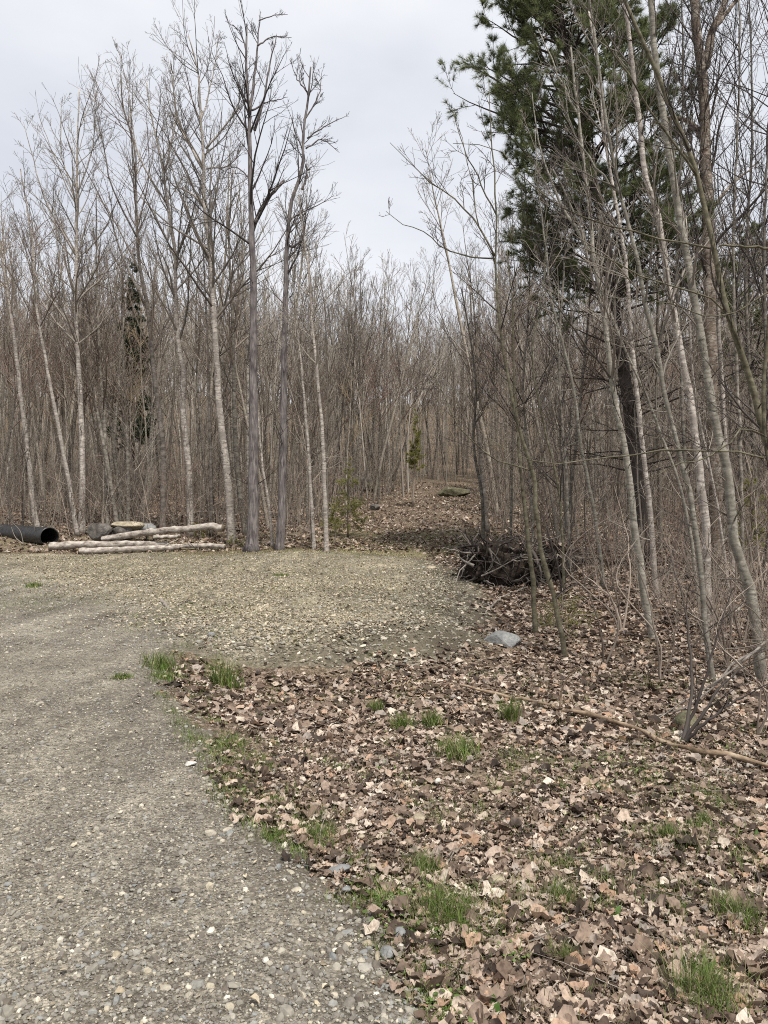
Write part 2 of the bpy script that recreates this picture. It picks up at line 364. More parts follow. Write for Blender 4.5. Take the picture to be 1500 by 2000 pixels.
# ------------------------------------------------------------------ ground sheets
def sheet(name, xs, ys, zf, mat, attrs):
    X, Y = np.meshgrid(xs, ys); d = sdist(X, Y); Z = zf(X, Y, d)
    nx, ny = len(xs), len(ys); i = np.arange(nx*ny).reshape(ny, nx)
    f = np.stack([i[:-1, :-1], i[:-1, 1:], i[1:, 1:], i[1:, :-1]], -1).reshape(-1, 4)
    o = mesh_obj(name, np.stack([X, Y, Z], -1).reshape(-1, 3), [f], mat, attr={k: fn(X, Y, d).ravel() for k, fn in attrs.items()})
    return tag(o, kind='structure')
xs = np.unique(np.r_[-320, -200, -120, -80, -60, np.linspace(-46, -8, 60), np.linspace(-8, 9, 180), np.linspace(9, 46, 70), 60, 80, 120, 200, 320])
ys = np.unique(np.r_[-60, -30, -15, np.linspace(-8, 2, 20), np.geomspace(2, 60, 420), np.geomspace(60, 420, 40)])
def trail_w(X, Y, d):
    cx = np.interp(Y, [20, 24, 28, 34, 40, 60], [1.0, .8, .9, 2.0, 3.4, 6]); hw = np.interp(Y, [20, 30, 45], [2.4, 2.0, 1.5])
    return sst(1.6-np.abs(X-cx)/hw)*sst((Y-19)/2)
def moss_f(X, Y, d): return np.clip(trail_w(X, Y, d)*sst((27-Y)/5)*1.0+.35*sst((Y-20)/2)*(X < 0)*sst((26-Y)/3)+.15, 0, 1)
tag(sheet('ground', xs, ys, lambda X, Y, d: T(X, Y, d)-np.where(d < 0, .03*sst(-d/.5), 0), MG, {'moss': moss_f}), 'brown leaf-covered ground sloping up into the woods')
xs2 = np.unique(np.r_[np.linspace(-29, -8, 60), np.linspace(-8, -3, 60), np.linspace(-3, 2.2, 120)])
ys2 = np.unique(np.r_[np.linspace(-6, 2, 24), np.geomspace(2, 21.5, 330)])
def bankw(X, Y): return sst((Y-8.0)/.8)*sst((X+2.3)/.7)*sst((19-Y)/3)
def road_z(X, Y, d):
    e = -(d-.75*bankw(X, Y)+vnoise(X, Y, 2.2, 13)*1.5*sst((Y-14)/4)+vnoise(X, Y, .5, 11)*.35+vnoise(X, Y, .16, 12)*.22)
    return T(X, Y, d)+np.clip(e*.09, -.07, .014)
def pad_f(X, Y, d): return np.clip(((X+2.35)*.776+(Y-8.3)*.631)/1.6+.1, 0, 1)
def dirt_f(X, Y, d):
    return np.clip(sst((d+.9)/.9)*sst((Y-8.5)/1.0)*sst((X+1.2)/1.0)*.95+.45*sst((d+.35)/.35)*(Y < 9), 0, .95)*(.6+.9*np.clip(vnoise(X, Y, .4, 21)+.4, 0, 1))
tag(sheet('gravel_road', xs2, ys2, road_z, MR, {'pad': pad_f, 'dirt': dirt_f}), 'grey gravel road widening into a pale stony pad')

# ------------------------------------------------------------------ scatter tools
def scatter(n, y0, y1, px0=-120, px1=1620, p=1.):
    "random ground points, denser nearby"
    y = y0*(y1/y0)**(R.random(n)**p); x = (R.uniform(px0, px1, n)-750)*y/F
    return x, y
ICO = None
def ico(sub):
    import bmesh
    bm = bmesh.new(); bmesh.ops.create_icosphere(bm, subdivisions=sub, radius=1)
    V = np.array([v.co[:] for v in bm.verts]); Fc = np.array([[v.index for v in f.verts] for f in bm.faces]); bm.free(); return V, Fc
I1, I2 = ico(1), ico(2)
def stones(x, y, size, base, sink=.25, shapes=14, zf=None, flat=(.35, .8)):
    V0, F0 = base; n = len(x); k = len(V0)
    tm = []
    for _ in range(shapes):
        rr = np.ones(k)
        for dd, oo in zip(nrm(R.normal(0, 1, (9, 3))), R.uniform(.55, .9, 9)): dt = nrm(V0)@dd; rr = np.minimum(rr, np.where(dt > .05, oo/np.maximum(dt, .05), 9))
        tm.append(V0*(rr*(1+.06*R.uniform(-1, 1, k)))[:, None]*1.12)
    tmpl = np.stack(tm)
    V = tmpl[R.integers(0, shapes, n)]*np.stack([np.ones(n), R.uniform(.55, 1, n), R.uniform(*flat, n)], 1)[:, None, :]*(size/2)[:, None, None]
    a = R.uniform(0, 6.28, n); ti = R.normal(0, .25, n); c, s = np.cos(ti)[:, None], np.sin(ti)[:, None]
    V = np.stack([V[..., 0]*c-V[..., 2]*s, V[..., 1], V[..., 0]*s+V[..., 2]*c], -1)
    c, s = np.cos(a)[:, None], np.sin(a)[:, None]
    V = np.stack([V[..., 0]*c-V[..., 1]*s, V[..., 0]*s+V[..., 1]*c, V[..., 2]], -1)
    z = (zf or road_top)(x, y)
    V += np.stack([x, y, z+size*sink*.5], 1)[:, None, :]
    return V.reshape(-1, 3), (F0[None]+(np.arange(n)*k)[:, None, None]).reshape(-1, 3), np.repeat(R.random(n), k)
def road_top(x, y): d = sdist(x, y); return np.maximum(T(x, y, d), road_z(x, y, d))
def join(parts):
    V, Fs, A = [], [], []; o = 0
    for v, f, a in parts: V.append(v); Fs.append(f+o); A.append(a); o += len(v)
    return np.concatenate(V), Fs, np.concatenate(A)

# gravel: grit, pebbles, larger stones
P_ = []
x, y = scatter(42000, 2.1, 9, -150, 1100); d = sdist(x, y); m = d < R.normal(-.02, .12, len(x)); x, y = x[m], y[m]
P_.append(stones(x, y, R.gamma(2.2, .0034, len(x))+.004, I1, .3, flat=(.4, .9)))
x, y = scatter(4800, 2.1, 10, -150, 1100); d = sdist(x, y); m = (d < R.normal(.0, .18, len(x))) & (vnoise(x, y, .5, 31)+.25 > R.uniform(-.5, .6, len(x))); x, y = x[m], y[m]
P_.append(stones(x, y, R.gamma(2.2, .0062, len(x))+.008, I2, .0, flat=(.4, .85)))
x, y = scatter(16000, 8, 16, -150, 800, .8); d = sdist(x, y); m = (d < R.normal(-.1, .3, len(x))) & (pad_f(x, y, d)+vnoise(x, y, .9, 77) < .6); x, y = x[m], y[m]
P_.append(stones(x, y, R.gamma(3, .006, len(x))+.006, I1, .1))
x, y = scatter(3500, 2.2, 8.5, 250, 1000); d = sdist(x, y); m = np.abs(d+.12) < np.abs(R.normal(0, .16, len(x))); x, y = x[m], y[m]
P_.append(stones(x, y, R.gamma(2.6, .0075, len(x))+.007, I2, .0))
V, Fs, A = join(P_)
tag(mesh_obj('gravel_stones', V, Fs, PEBBLE, attr={'rnd': A}, smooth=False), 'loose grey pebbles and grit strewn over the gravel road', 'gravel', kind='stuff')
P_ = []
x, y = scatter(36000, 8, 20.6, -150, 1000, .8); d = sdist(x, y); m = (d < R.normal(.0, .35, len(x))) & (pad_f(x, y, d)+vnoise(x, y, .9, 77) > .35); x, y = x[m], y[m]
P_.append(stones(x, y, R.gamma(2.6, .0075, len(x))+.007, I1, .1))
x, y = scatter(15000, 8.2, 18, 380, 960); d = sdist(x, y); m = (y > 8.6) & (np.abs(d-.05) < R.gamma(1.6, .36, len(x))); x, y = x[m], y[m]
P_.append(stones(x, y, R.gamma(2.8, .011, len(x))+.010, I1, .2))
V, Fs, A = join(P_)
tag(mesh_obj('pad_stones', V, Fs, PEBTAN, attr={'rnd': A}, smooth=False), 'loose tan and straw coloured stones on the pad and its bank', 'gravel', kind='stuff')

# dead leaves
def leaf_templates(near, n=10):
    out = []
    for i in range(n):
        if near:
            k = 14; a = np.arange(k)*2*math.pi/k+R.normal(0, .1, k); r = .85+.22*np.sin(a*R.integers(2, 4)+R.uniform(0, 6))+R.uniform(-.16, .16, k)
        else: k = 6; a = np.arange(k)*2*math.pi/k; r = R.uniform(.6, 1.1, k)
        if i % 3 == 0: el = .5
        else: el = .85
        x_ = np.cos(a)*r*.5; y_ = np.sin(a)*r*.5*el
        c1, c2, c3 = R.normal(0, 1.0, 3)
        xx, yy = np.r_[0, x_], np.r_[0, y_]
        if near:
            xx = np.r_[xx, x_*.55]; yy = np.r_[yy, y_*.55]
        z = c1*xx**2*.6+c2*yy**2*1.0+c3*xx*yy*.8+R.normal(0, .085 if near else .06, len(xx))
        z[0] -= .04
        Vt = np.stack([xx, yy, z], 1)
        j = np.arange(k); j2 = (j+1) % k
        if near:
            tri = np.stack([np.zeros(k, int), j+1+k, j2+1+k], 1); q1 = np.stack([j+1+k, j+1, j2+1], 1); q2 = np.stack([j+1+k, j2+1, j2+1+k], 1)
            Fc = np.concatenate([tri, q1, q2])
        else: Fc = np.stack([np.zeros(k, int), j+1, j2+1], 1)
        out.append((Vt, Fc))
    return np.stack([o[0] for o in out]), out[0][1]
def leaves(x, y, size, near, tilt=.17, lift=.005, zf=None, lo=0, hi=1):
    TV, F0 = leaf_templates(near); n = len(x); k = TV.shape[1]
    V = TV[R.integers(0, len(TV), n)]*size[:, None, None]
    tl = tilt*np.where(R.random(n) < .13, 2.2, .8); t1, t2, a = R.normal(0, 1, n)*tl, R.normal(0, 1, n)*tl, R.uniform(0, 6.28, n)
    c, s = np.cos(t1)[:, None], np.sin(t1)[:, None]; V = np.stack([V[..., 0]*c-V[..., 2]*s, V[..., 1], V[..., 0]*s+V[..., 2]*c], -1)
    c, s = np.cos(t2)[:, None], np.sin(t2)[:, None]; V = np.stack([V[..., 0], V[..., 1]*c-V[..., 2]*s, V[..., 1]*s+V[..., 2]*c], -1)
    c, s = np.cos(a)[:, None], np.sin(a)[:, None]; V = np.stack([V[..., 0]*c-V[..., 1]*s, V[..., 0]*s+V[..., 1]*c, V[..., 2]], -1)
    z = (zf or road_top)(x, y)+R.uniform(0, 1, n)**1.5*.022+lift+size*.03
    V += np.stack([x, y, z], 1)[:, None, :]
    return V.reshape(-1, 3), (F0[None]+(np.arange(n)*k)[:, None, None]).reshape(-1, 3), np.repeat(lo+(hi-lo)*R.random(n), k)
P_ = []
def litter_mask(x, y, soft=.15):
    d = sdist(x, y); s = np.clip(y/9, .25, 1); e = .7*bankw(x, y)+s*(.14+vnoise(x, y, .8, 41)*.5+vnoise(x, y, .25, 42)*.25)
    return d > e+bankw(x, y)*(vnoise(x, y, .45, 45)*.9+R.normal(0, .18, len(x)))+np.where(R.random(len(x)) < .06, -.3, 0)*s+R.normal(0, soft, len(x))*s
x, y = scatter(40000, 2.05, 6.2, 300, 1700); m = litter_mask(x, y) & (vnoise(x, y, .45, 43)+.5*vnoise(x, y, .15, 46) > R.uniform(-.75, .3, len(x))); x, y = x[m], y[m]
xs_, ys_ = scatter(42000, 2.05, 8, 300, 1700); m = litter_mask(xs_, ys_); xs_, ys_ = xs_[m], ys_[m]
P_.append(leaves(xs_, ys_, np.clip(R.gamma(2.2, .008, len(xs_)), .006, .04), False, .3, -.003, lo=0, hi=.8))
P_.append(leaves(x, y, np.clip(R.gamma(2.1, .0172, len(x)), .010, .13), True))
x, y = scatter(36000, 6, 11.5, 250, 1700); m = litter_mask(x, y) & (vnoise(x, y, .6, 47)+.5*vnoise(x, y, .2, 48) > R.uniform(-1.1, .15, len(x))); x, y = x[m], y[m]
P_.append(leaves(x, y, np.clip(R.gamma(3.5, .019, len(x)), .02, .15), False, .28))
x, y = scatter(42000, 11, 24, 560, 1750); m = litter_mask(x, y, .3) & ((x > 1.1) | (y > 20.5)); x, y = x[m], y[m]
P_.append(leaves(x, y, np.clip(R.gamma(5, .019, len(x)), .04, .15), False, .32))
x, y = scatter(60000, 20.8, 48, -250, 1800); m = (sdist(x, y) > .2) & (moss_f(x, y, 0)+vnoise(x, y, 1.2, 60)*.8 < R.uniform(.2, 1.1, len(x))); x, y = x[m], y[m]
P_.append(leaves(x, y, np.clip(R.gamma(5, .024, len(x)), .05, .2), False, .4, lo=.15))
V, Fs, A = join(P_)
tag(mesh_obj('fallen_leaves', V, Fs, LITTER, attr={'rnd': A}, smooth=True), 'dry brown and tan fallen leaves covering the woodland floor', 'leaves', kind='stuff')
# pale leaf scraps blown over the pad
x, y = scatter(30000, 8.5, 20.8, -150, 960); d = sdist(x, y); m = (d < .1) & (pad_f(x, y, d)+vnoise(x, y, .7, 44) > R.uniform(.1, 1.3, len(x))); x, y = x[m], y[m]
v1 = leaves(x, y, np.clip(R.gamma(4, .010, len(x)), .015, .09), False, .3, .004, lo=.4)
x, y = scatter(160, 2.2, 8, -100, 900); m = sdist(x, y) < 0; x, y = x[m], y[m]
v2 = leaves(x, y, np.clip(R.gamma(4, .006, len(x)), .01, .04), False, .3, .004, lo=.2)
V, Fs, A = join([v1, v2])
tag(mesh_obj('leaf_scraps', V, Fs, leafmat('straw_leaf_scraps', [(0, (.13, .10, .07)), (.5, (.32, .265, .185)), (1, (.55, .48, .36))], .1), attr={'rnd': A}, smooth=False),
    'straw coloured leaf scraps strewn over the gravel pad', 'leaf litter', kind='stuff')

# blades of grass
def blades(x, y, z, h, wd, spread=.5):
    n = len(x); a = R.uniform(0, 6.28, n); dx, dy = np.cos(a), np.sin(a); b = R.normal(0, .5, n)
    wx, wy = np.cos(a+1.57+b), np.sin(a+1.57+b); s = R.uniform(.1, 1, n)*spread
    pts = []
    for t, wf in ((0, 1), (.5, .85), (1, 0)):
        off = s*h*t**1.7; hz = h*t*np.sqrt(np.clip(1-(s*t)**2*.6, .1, 1))
        c = np.stack([x+dx*off, y+dy*off, z+hz-.004], 1)
        wv = np.stack([wx, wy, np.zeros(n)], 1)*(wd*wf/2)[:, None]
        pts += [c-wv, c+wv] if wf else [c]
    V = np.stack(pts, 1); o = (np.arange(n)*5)[:, None]
    q = np.concatenate([np.array([[0, 1, 3, 2]])+o]); tr = np.array([[2, 3, 4]])+o
    return V.reshape(-1, 3), q, tr, np.repeat(R.random(n), 5)
def grass_obj(name, parts, mat, **kw):
    V, Q, Tn, A = [], [], [], []; o = 0
    for v, q, t_, a in parts: V.append(v); Q.append(q+o); Tn.append(t_+o); A.append(a); o += len(v)
    return mesh_obj(name, np.concatenate(V), [np.concatenate(Q), np.concatenate(Tn)], mat, attr={'rnd': np.concatenate(A)}, **kw)
# sparse thin grass: road verge, pad, hollow
parts = []
def clumps(n, y0, y1, px0, px1, cond, per, rad_, h, wd, spread=.8):
    x, y = scatter(n, y0, y1, px0, px1); m = cond(x, y); x, y = x[m], y[m]
    k = R.integers(per//2, per+1, len(x)); x = np.repeat(x, k)+R.normal(0, rad_, k.sum()); y = np.repeat(y, k)+R.normal(0, rad_, k.sum())
    parts.append(blades(x, y, road_top(x, y), R.uniform(.4, 1, len(x))*h, R.uniform(.6, 1, len(x))*wd, spread))
clumps(11000, 2.2, 9.3, 250, 1200, lambda x, y: (np.abs(sdist(x, y)-.10) < .26*np.clip(y/5, .5, 1.3)) & (vnoise(x, y, .5, 51)+.6*vnoise(x, y, .17, 58) > -.02), 14, .04, .055, .004, 1.1)
clumps(6500, 2.2, 9, 500, 1500, lambda x, y: (sdist(x, y) > .25) & (vnoise(x, y, .4, 59)+.7*vnoise(x, y, .15, 60) > .17), 8, .03, .085, .004, 1.0)
clumps(900, 2.2, 8, 500, 1600, lambda x, y: (sdist(x, y) > .2) & (vnoise(x, y, .8, 52) > .08), 9, .025, .09, .004, 1.0)
clumps(4200, 8.5, 20.5, -100, 950, lambda x, y: (sdist(x, y) < 0) & (vnoise(x, y, 1.1, 53)+.4*vnoise(x, y, .4, 57) > .14), 9, .06, .045, .006, 1.1)
tag(grass_obj('grass', parts, GRASS), 'thin short green grass along the road verge and pad', 'grass', kind='stuff')
x, y = scatter(16000, 2.2, 9, 350, 1600); d = sdist(x, y); m = (d > -.05) & (vnoise(x, y, .6, 71)+.7*vnoise(x, y, .16, 72) > .36); x, y = x[m], y[m]
lv_, lf_, la_ = leaves(x, y, R.uniform(.008, .026, len(x)), False, .35, .02)
tag(mesh_obj('ground_weeds', lv_, [lf_], leafmat('weed_leaf', [(0, (.08, .14, .03)), (1, (.20, .29, .08))], .3, .5, 6), attr={'rnd': la_}), 'tiny green weed leaves spreading between the dead leaves', 'weeds', kind='stuff')
parts = []
clumps(2600, 12, 22.5, -100, 960, lambda x, y: (sdist(x, y) < .8) & (vnoise(x, y, 1.1, 54) > -.1), 8, .06, .05, .008, 1.)
clumps(800, 2.2, 8, 600, 1600, lambda x, y: (sdist(x, y) > .1) & (vnoise(x, y, .6, 55) > .05), 8, .04, .11, .003, 1.3)
clumps(6000, 20.2, 27, 300, 980, lambda x, y: (trail_w(x, y, 0) > .15) | (y < 21.3), 9, .08, .06, .010, 1.2)
tag(grass_obj('dry_grass', parts, STRAW), 'dry straw coloured grass lying on the pad and trail', 'dry grass', kind='stuff')
# ground twigs
tb = Tubes(); x, y = scatter(900, 2.3, 16, 350, 1700); m = sdist(x, y) > .1; x, y = x[m], y[m]; n = len(x)
a = R.uniform(0, 6.28, n); L = R.gamma(3, .07, n)
Pt, Rt = grow(np.stack([x, y, road_top(x, y)+.015], 1), np.stack([np.cos(a), np.sin(a), R.normal(.02, .08, n)], 1), L, R.uniform(.0012, .004, n), 3, .12, 0, R, .001)
Pt[..., 2] = np.maximum(Pt[..., 2], road_top(Pt[..., 0], Pt[..., 1])+.01)
tb.add(Pt, Rt, 3)
tag(tb.build('fallen_twigs', TWIGP), 'thin broken twigs scattered among the fallen leaves', 'twigs', kind='stuff')

# ------------------------------------------------------------------ trees traced from the photograph, each at its own distance
def px_right(pts): return pts[0][0] > 1000
def traced(name, label, pts, Y, wpx, wtop, barkm, twig, rng, crown=(.45, 20, .28), limbs=(), levels=None, ang=.6, base=None, lean=0, group=None, cat='tree', sub=2, rt=.0045, dens=1., subname='limb_bark', limbm=None, foot=1.35):
    """pts: photo pixels from the base up; Y metres ahead; wpx/wtop widths in photo pixels.
    limbs: (pts, w0, w1[, depth step]) traced main limbs"""
    P = np.array([W(px, py, Y) for px, py in pts])
    P[0, 2] = min(P[0, 2], float(T(P[0, 0], Y))) - .05
    o = P[0].copy(); H = P[-1, 2]-P[0, 2]
    P[:, 1] += lean*(P[:, 2]-P[0, 2])
    P = resample(P, max(20, int(H*3.5))); n = len(P); s = np.linspace(0, 1, n)
    P[1:-1] += rng.normal(0, .006, (n-2, 3))*np.array([1, 1, 0])
    if px_right(pts): wpx, wtop = wpx*.84, wtop*.84
    r0, r1 = wpx*Y/F/2, max(wtop*Y/F/2, rt)
    rr = (r0+(r1-r0)*s)*(1+rng.normal(0, .025, n)); hgt = (P[:, 2]-P[0, 2]); rr *= 1+(foot-1)*1.5*np.exp(-np.clip(hgt, 0, 9)/.16)+.09*np.maximum(0, rng.normal(-.5, .7, n))
    t = thing(name, label, cat, o, group)
    tr = Tubes(); tr.add(P, rr, 10, True); tr.build('trunk', barkm, t, o, .045)
    cr_ = Tubes(); prim = []
    for L in limbs:
        q = np.array([W(px, py, Y) for px, py in L[0]]); q[:, 1] += np.linspace(0, L[3] if len(L) > 3 else rng.normal(0, .5), len(q))
        i = np.argmin(np.linalg.norm(P-q[0], axis=1)); q[:, 1] += P[i, 1]-Y
        q = resample(q, 12); q[1:-1] += rng.normal(0, .01, (10, 3)); r = np.linspace(L[1]*.85*Y/F/2, max(L[2]*Y/F/2*.85, rt), 12)
        lt = Tubes(); lt.add(q, r, 7, True); lt.build('limb', limbm or barkm, t, o, .03); prim.append((q, r))
    f0, nb, ln = crown
    lv = levels or [LV(int(nb*dens), ang, ln, rt, 7, .09, .07, 4, f0, .98, .011), LV(6, .6, .5, rt*.9, 4, .12, .06, 3, .15, .95), LV(4, .6, .45, rt*.8, 3, .14, .05, 3, .15, .95)]
    crown_on(cr_, P, rr, rng, lv)
    crown_on(cr_, P, rr, rng, [LV(12, 1.1, .07, rt*.9, 5, .12, .02, 3, .05, .55), LV(3, .7, .5, rt*.8, 3, .14, .02)])
    for q, r in prim:
        k = [dict(lv[0]) for _ in range(1)][0]; k['n'] = max(5, nb//3); k['len'] = .33; k['t0'] = .15
        crown_on(cr_, q, r, rng, [k]+lv[1:])
    cr_.build('crown', twig, t, o)
    return t
rg = np.random.default_rng(11)
DR = .9
FL = 'front row trees behind the gravel pad'
traced('birch_tree', 'pale leaning birch at the far left behind the black pipe', [(76, 1035), (70, 1018), (56, 897), (44, 803), (28, 663), (7, 523), (-10, 420)], 25, 11, 3, BIRCH, TWIG, rg, (.5, 16, .25))
traced('birch_tree', 'slim pale birch slanting left between the pipe and the grey rock', [(152, 1040), (126, 897), (100, 761), (82, 663), (70, 593), (62, 470), (40, 330)], 24, 9, 2, BIRCH, TWIG, rg, (.5, 16, .22))
traced('birch_tree', 'tall white birch with a wide airy crown left of the dark rock', [(160, 1040), (161, 897), (156, 757), (149, 640), (149, 523), (150, 373), (152, 250), (155, 175)], 24.5, 13, 2, BIRCH, TWIGP, rg, (.4, 26, .27),
       limbs=[([(150, 400), (118, 300), (112, 190)], 4, 1), ([(150, 380), (178, 300), (187, 175)], 4, 1), ([(149, 500), (110, 420), (75, 270)], 5, 1)])
for i, (a, b_, c, w_, lab) in enumerate([((232, 1035), (180, 760), (120, 430), 9, 'leftmost stem of the fanned maple clump behind the rocks'), ((212, 1034), (196, 720), (188, 380), 9, 'straight stem of the fanned maple clump behind the rocks'),
      ((238, 1036), (212, 800), (160, 540), 8, 'second stem from the left in the fanned clump behind the rocks'), ((250, 1034), (246, 800), (238, 520), 8, 'thin stem at the right of the fanned maple clump')]):
    traced('maple_tree', lab, [a, ((a[0]+b_[0])/2+2, (a[1]+b_[1])/2), b_, ((b_[0]+c[0])/2-3, (b_[1]+c[1])/2), c], 25+.4*i, w_, 2, WOODB, TWIG, rg, (.35, 16, .25), ang=.45)
traced('maple_tree', 'dark tall maple leaning left above the tan rock slab', [(318, 1035), (318, 873), (299, 710), (289, 607), (271, 504), (266, 373), (261, 280), (239, 200), (236, 145)], 25, 12, 2, GREYB, TWIG, rg, (.38, 26, .25),
       limbs=[([(289, 607), (240, 500), (215, 420), (170, 330), (150, 280)], 6, 1), ([(271, 470), (225, 370), (205, 260), (190, 200)], 5, 1)])
traced('birch_tree', 'curvy pale birch rising just right of the tan rock slab', [(373, 1040), (372, 1027), (369, 920), (357, 780), (359, 743), (348, 663), (343, 547), (343, 513), (327, 397), (317, 327), (308, 280), (292, 210), (286, 160)], 24, 14, 2, BIRCH, TWIGP, rg, (.42, 26, .24),
       limbs=[([(327, 400), (275, 310), (258, 190), (245, 120)], 5, 1), ([(343, 500), (390, 400), (395, 330)], 5, 1), ([(320, 340), (345, 230), (330, 110)], 5, 1)])
traced('birch_tree', 'tallest white birch with the biggest crown, beside the raised log end', [(454, 1058), (452, 1040), (443, 920), (429, 803), (422, 687), (415, 570), (411, 490), (401, 420), (397, 303), (392, 233), (386, 135), (368, 70)], 22.3, 17, 2, BIRCH, TWIGP, rg, (.42, 34, .26),
       limbs=[([(398, 400), (365, 370), (330, 350), (318, 330)], 6, 2), ([(397, 330), (345, 230), (335, 150), (335, 90)], 6, 1), ([(402, 290), (440, 240), (462, 200), (460, 130)], 5, 1), ([(392, 240), (415, 140), (425, 60)], 4, 1), ([(403, 330), (445, 310), (470, 250)], 4, 1)])
traced('dark_tree', 'thick dark tree with hollow split base and dead broken limbs', [(491, 1078), (493, 1055), (495, 920), (495, 733), (495, 547), (492, 467), (488, 327), (487, 230), (481, 117), (482, 47)], 21, 23, 3, DARKB, TWIGD, rg, (.55, 15, .2), foot=1.6,
       limbs=[([(488, 225), (497, 150), (503, 80), (507, 22)], 8, 2, .1), ([(497, 435), (520, 385), (551, 340)], 9, 7, .4), ([(497, 255), (513, 210), (530, 130), (543, 82)], 7, 2, -.3), ([(492, 215), (520, 190), (558, 170)], 5, 1, .5),
              ([(503, 90), (530, 68), (568, 65)], 4, 1, .2), ([(506, 40), (535, 25), (560, 19)], 3, 1, .2), ([(481, 100), (465, 55), (437, 32)], 4, 1, .2), ([(489, 350), (455, 320), (430, 322)], 4, 1, .4)], limbm=DARKB)
traced('dark_tree', 'dark leaning tree with stubby upper twigs, right of the thick dark tree', [(545, 1080), (547, 1060), (553, 873), (555, 687), (558, 570), (562, 467), (569, 397), (590, 327), (593, 257), (602, 187), (607, 131)], 21, 18, 3, DARKB, TWIGD, rg, (.5, 22, .14),
       limbs=[([(562, 480), (575, 478), (585, 465)], 6, 4, .2), ([(590, 370), (598, 345), (597, 318)], 6, 4, .1), ([(597, 290), (630, 270), (662, 291)], 4, 1, .2), ([(600, 270), (640, 240), (673, 220)], 4, 1, .2), ([(600, 180), (580, 150), (565, 110)], 4, 1, .2), ([(594, 240), (622, 180), (628, 130)], 4, 1, .2)], limbm=DARKB)
traced('birch_tree', 'thin pale tree bowing left, second from the trail edge', [(614, 1085), (613, 1070), (602, 873), (590, 733), (576, 593), (570, 500)], 21, 8, 2, BIRCH, TWIGP, rg, (.5, 12, .2))
traced('birch_tree', 'slender pale tree standing at the left edge of the trail', [(639, 1085), (638, 1070), (628, 827), (611, 640), (602, 523), (590, 443), (585, 380)], 20.8, 10, 2, BIRCH, TWIGP, rg, (.5, 16, .2))
traced('birch_tree', 'thin leaning white stem between the two dark trees', [(533, 1080), (528, 1010), (511, 897), (500, 760), (488, 690)], 21.6, 7, 2, BIRCH, TWIGP, rg, (.5, 10, .2))
traced('maple_tree', 'straight grey stem directly left of the tallest white birch', [(413, 1035), (411, 900), (408, 760), (404, 640), (395, 450)], 24, 7, 2, GREYB, TWIG, rg, (.5, 16, .2))
traced('maple_tree', 'grey tree right behind the tallest white birch', [(480, 1050), (462, 900), (458, 800), (455, 640), (448, 430), (455, 330)], 24.5, 12, 2, WOODB, TWIG, rg, (.4, 22, .24))

# right-hand stand
RN_ = dict(foot=1.25)
traced('grey_sapling', 'slim forked sapling reaching far left over the trail with budded tips', [(1104, 1325), (1104, 1315), (1100, 1257), (1086, 1183), (1056, 1073), (1048, 1000), (1040, 920), (1020, 860), (994, 740), (975, 620), (968, 500), (972, 430), (968, 380), (958, 240), (955, 160)], 10, 13, 1.5, OLIVE, TWIGD, rg, (.5, 12, .10), cat='tree', rt=.0028,
       limbs=[([(966, 500), (935, 440), (892, 385), (850, 350), (800, 300), (762, 257)], 5, 1.2, .3), ([(964, 505), (920, 498), (870, 480), (825, 440), (790, 425), (754, 395)], 4, 1.2, .3), ([(970, 420), (930, 330), (905, 270), (885, 195)], 4, 1.2, .2), ([(935, 440), (920, 340), (898, 245)], 3, 1, .1), ([(1040, 920), (960, 890), (900, 830), (850, 720), (812, 640)], 4, 1.2, .3)], limbm=OLIVE)
traced('grey_sapling', 'straight thin trunk just right of the grey boulder', [(1047, 1252), (1042, 1147), (1029, 1037), (1016, 900), (1005, 760), (1000, 600), (990, 480)], 11, 12, 2, OLIVE, TWIG, rg, (.35, 16, .16), rt=.003, dens=DR)
traced('grey_sapling', 'pale slanting stem in front of the root pile, left of the dark pine', [(1180, 1150), (1172, 1080), (1160, 1000), (1136, 880), (1120, 760), (1096, 660), (1076, 580), (1068, 500), (1050, 350), (1045, 250)], 15, 10, 2, POPLAR, TWIGP, rg, (.45, 18, .16), rt=.004, dens=DR)
traced('poplar_tree', 'grey-green poplar in front of the dark pine trunk, bent left', [(1281, 1290), (1280, 1275), (1265, 1202), (1251, 1110), (1240, 1037), (1228, 920), (1208, 820), (1192, 720), (1176, 600), (1160, 500), (1150, 400), (1130, 225), (1115, 90)], 10.8, 19, 4, POPLAR, TWIGP, rg, (.42, 20, .18), rt=.003, dens=DR,
       limbs=[([(1160, 500), (1105, 400), (1065, 280), (1050, 150)], 8, 2, .4), ([(1130, 225), (1090, 120), (1060, 30)], 5, 2, .3)])
traced('poplar_tree', 'slim pale poplar immediately right of the dark pine trunk', [(1284, 1160), (1276, 1080), (1268, 980), (1252, 840), (1240, 720), (1232, 640), (1220, 500), (1200, 380), (1180, 260), (1170, 150), (1150, 20)], 14, 13, 4, BIRCH, TWIGP, rg, (.42, 18, .17), rt=.004, dens=DR)
traced('poplar_tree', 'crooked poplar crossing left to right at mid height, right of the pine', [(1372, 1245), (1366, 1190), (1330, 960), (1292, 848), (1252, 752), (1216, 672), (1184, 592), (1160, 520), (1125, 420), (1080, 330)], 12.5, 9, 3, POPLAR, TWIGP, rg, (.42, 16, .17), rt=.0035, dens=DR)
traced('poplar_tree', 'kinked pale poplar with sweeping curve, growing from twin dark feet', [(1410, 1452), (1404, 1425), (1392, 1330), (1379, 1238), (1366, 1080), (1340, 940), (1316, 840), (1296, 760), (1284, 680), (1260, 600), (1248, 520), (1210, 375), (1185, 250), (1170, 125), (1150, 0), (1135, -90)], 8.6, 15, 5, POPLAR, TWIGP, rg, (.42, 22, .15), rt=.0025, dens=DR,
       limbs=[([(1210, 375), (1180, 330), (1130, 240), (1115, 130)], 6, 2, .3)])
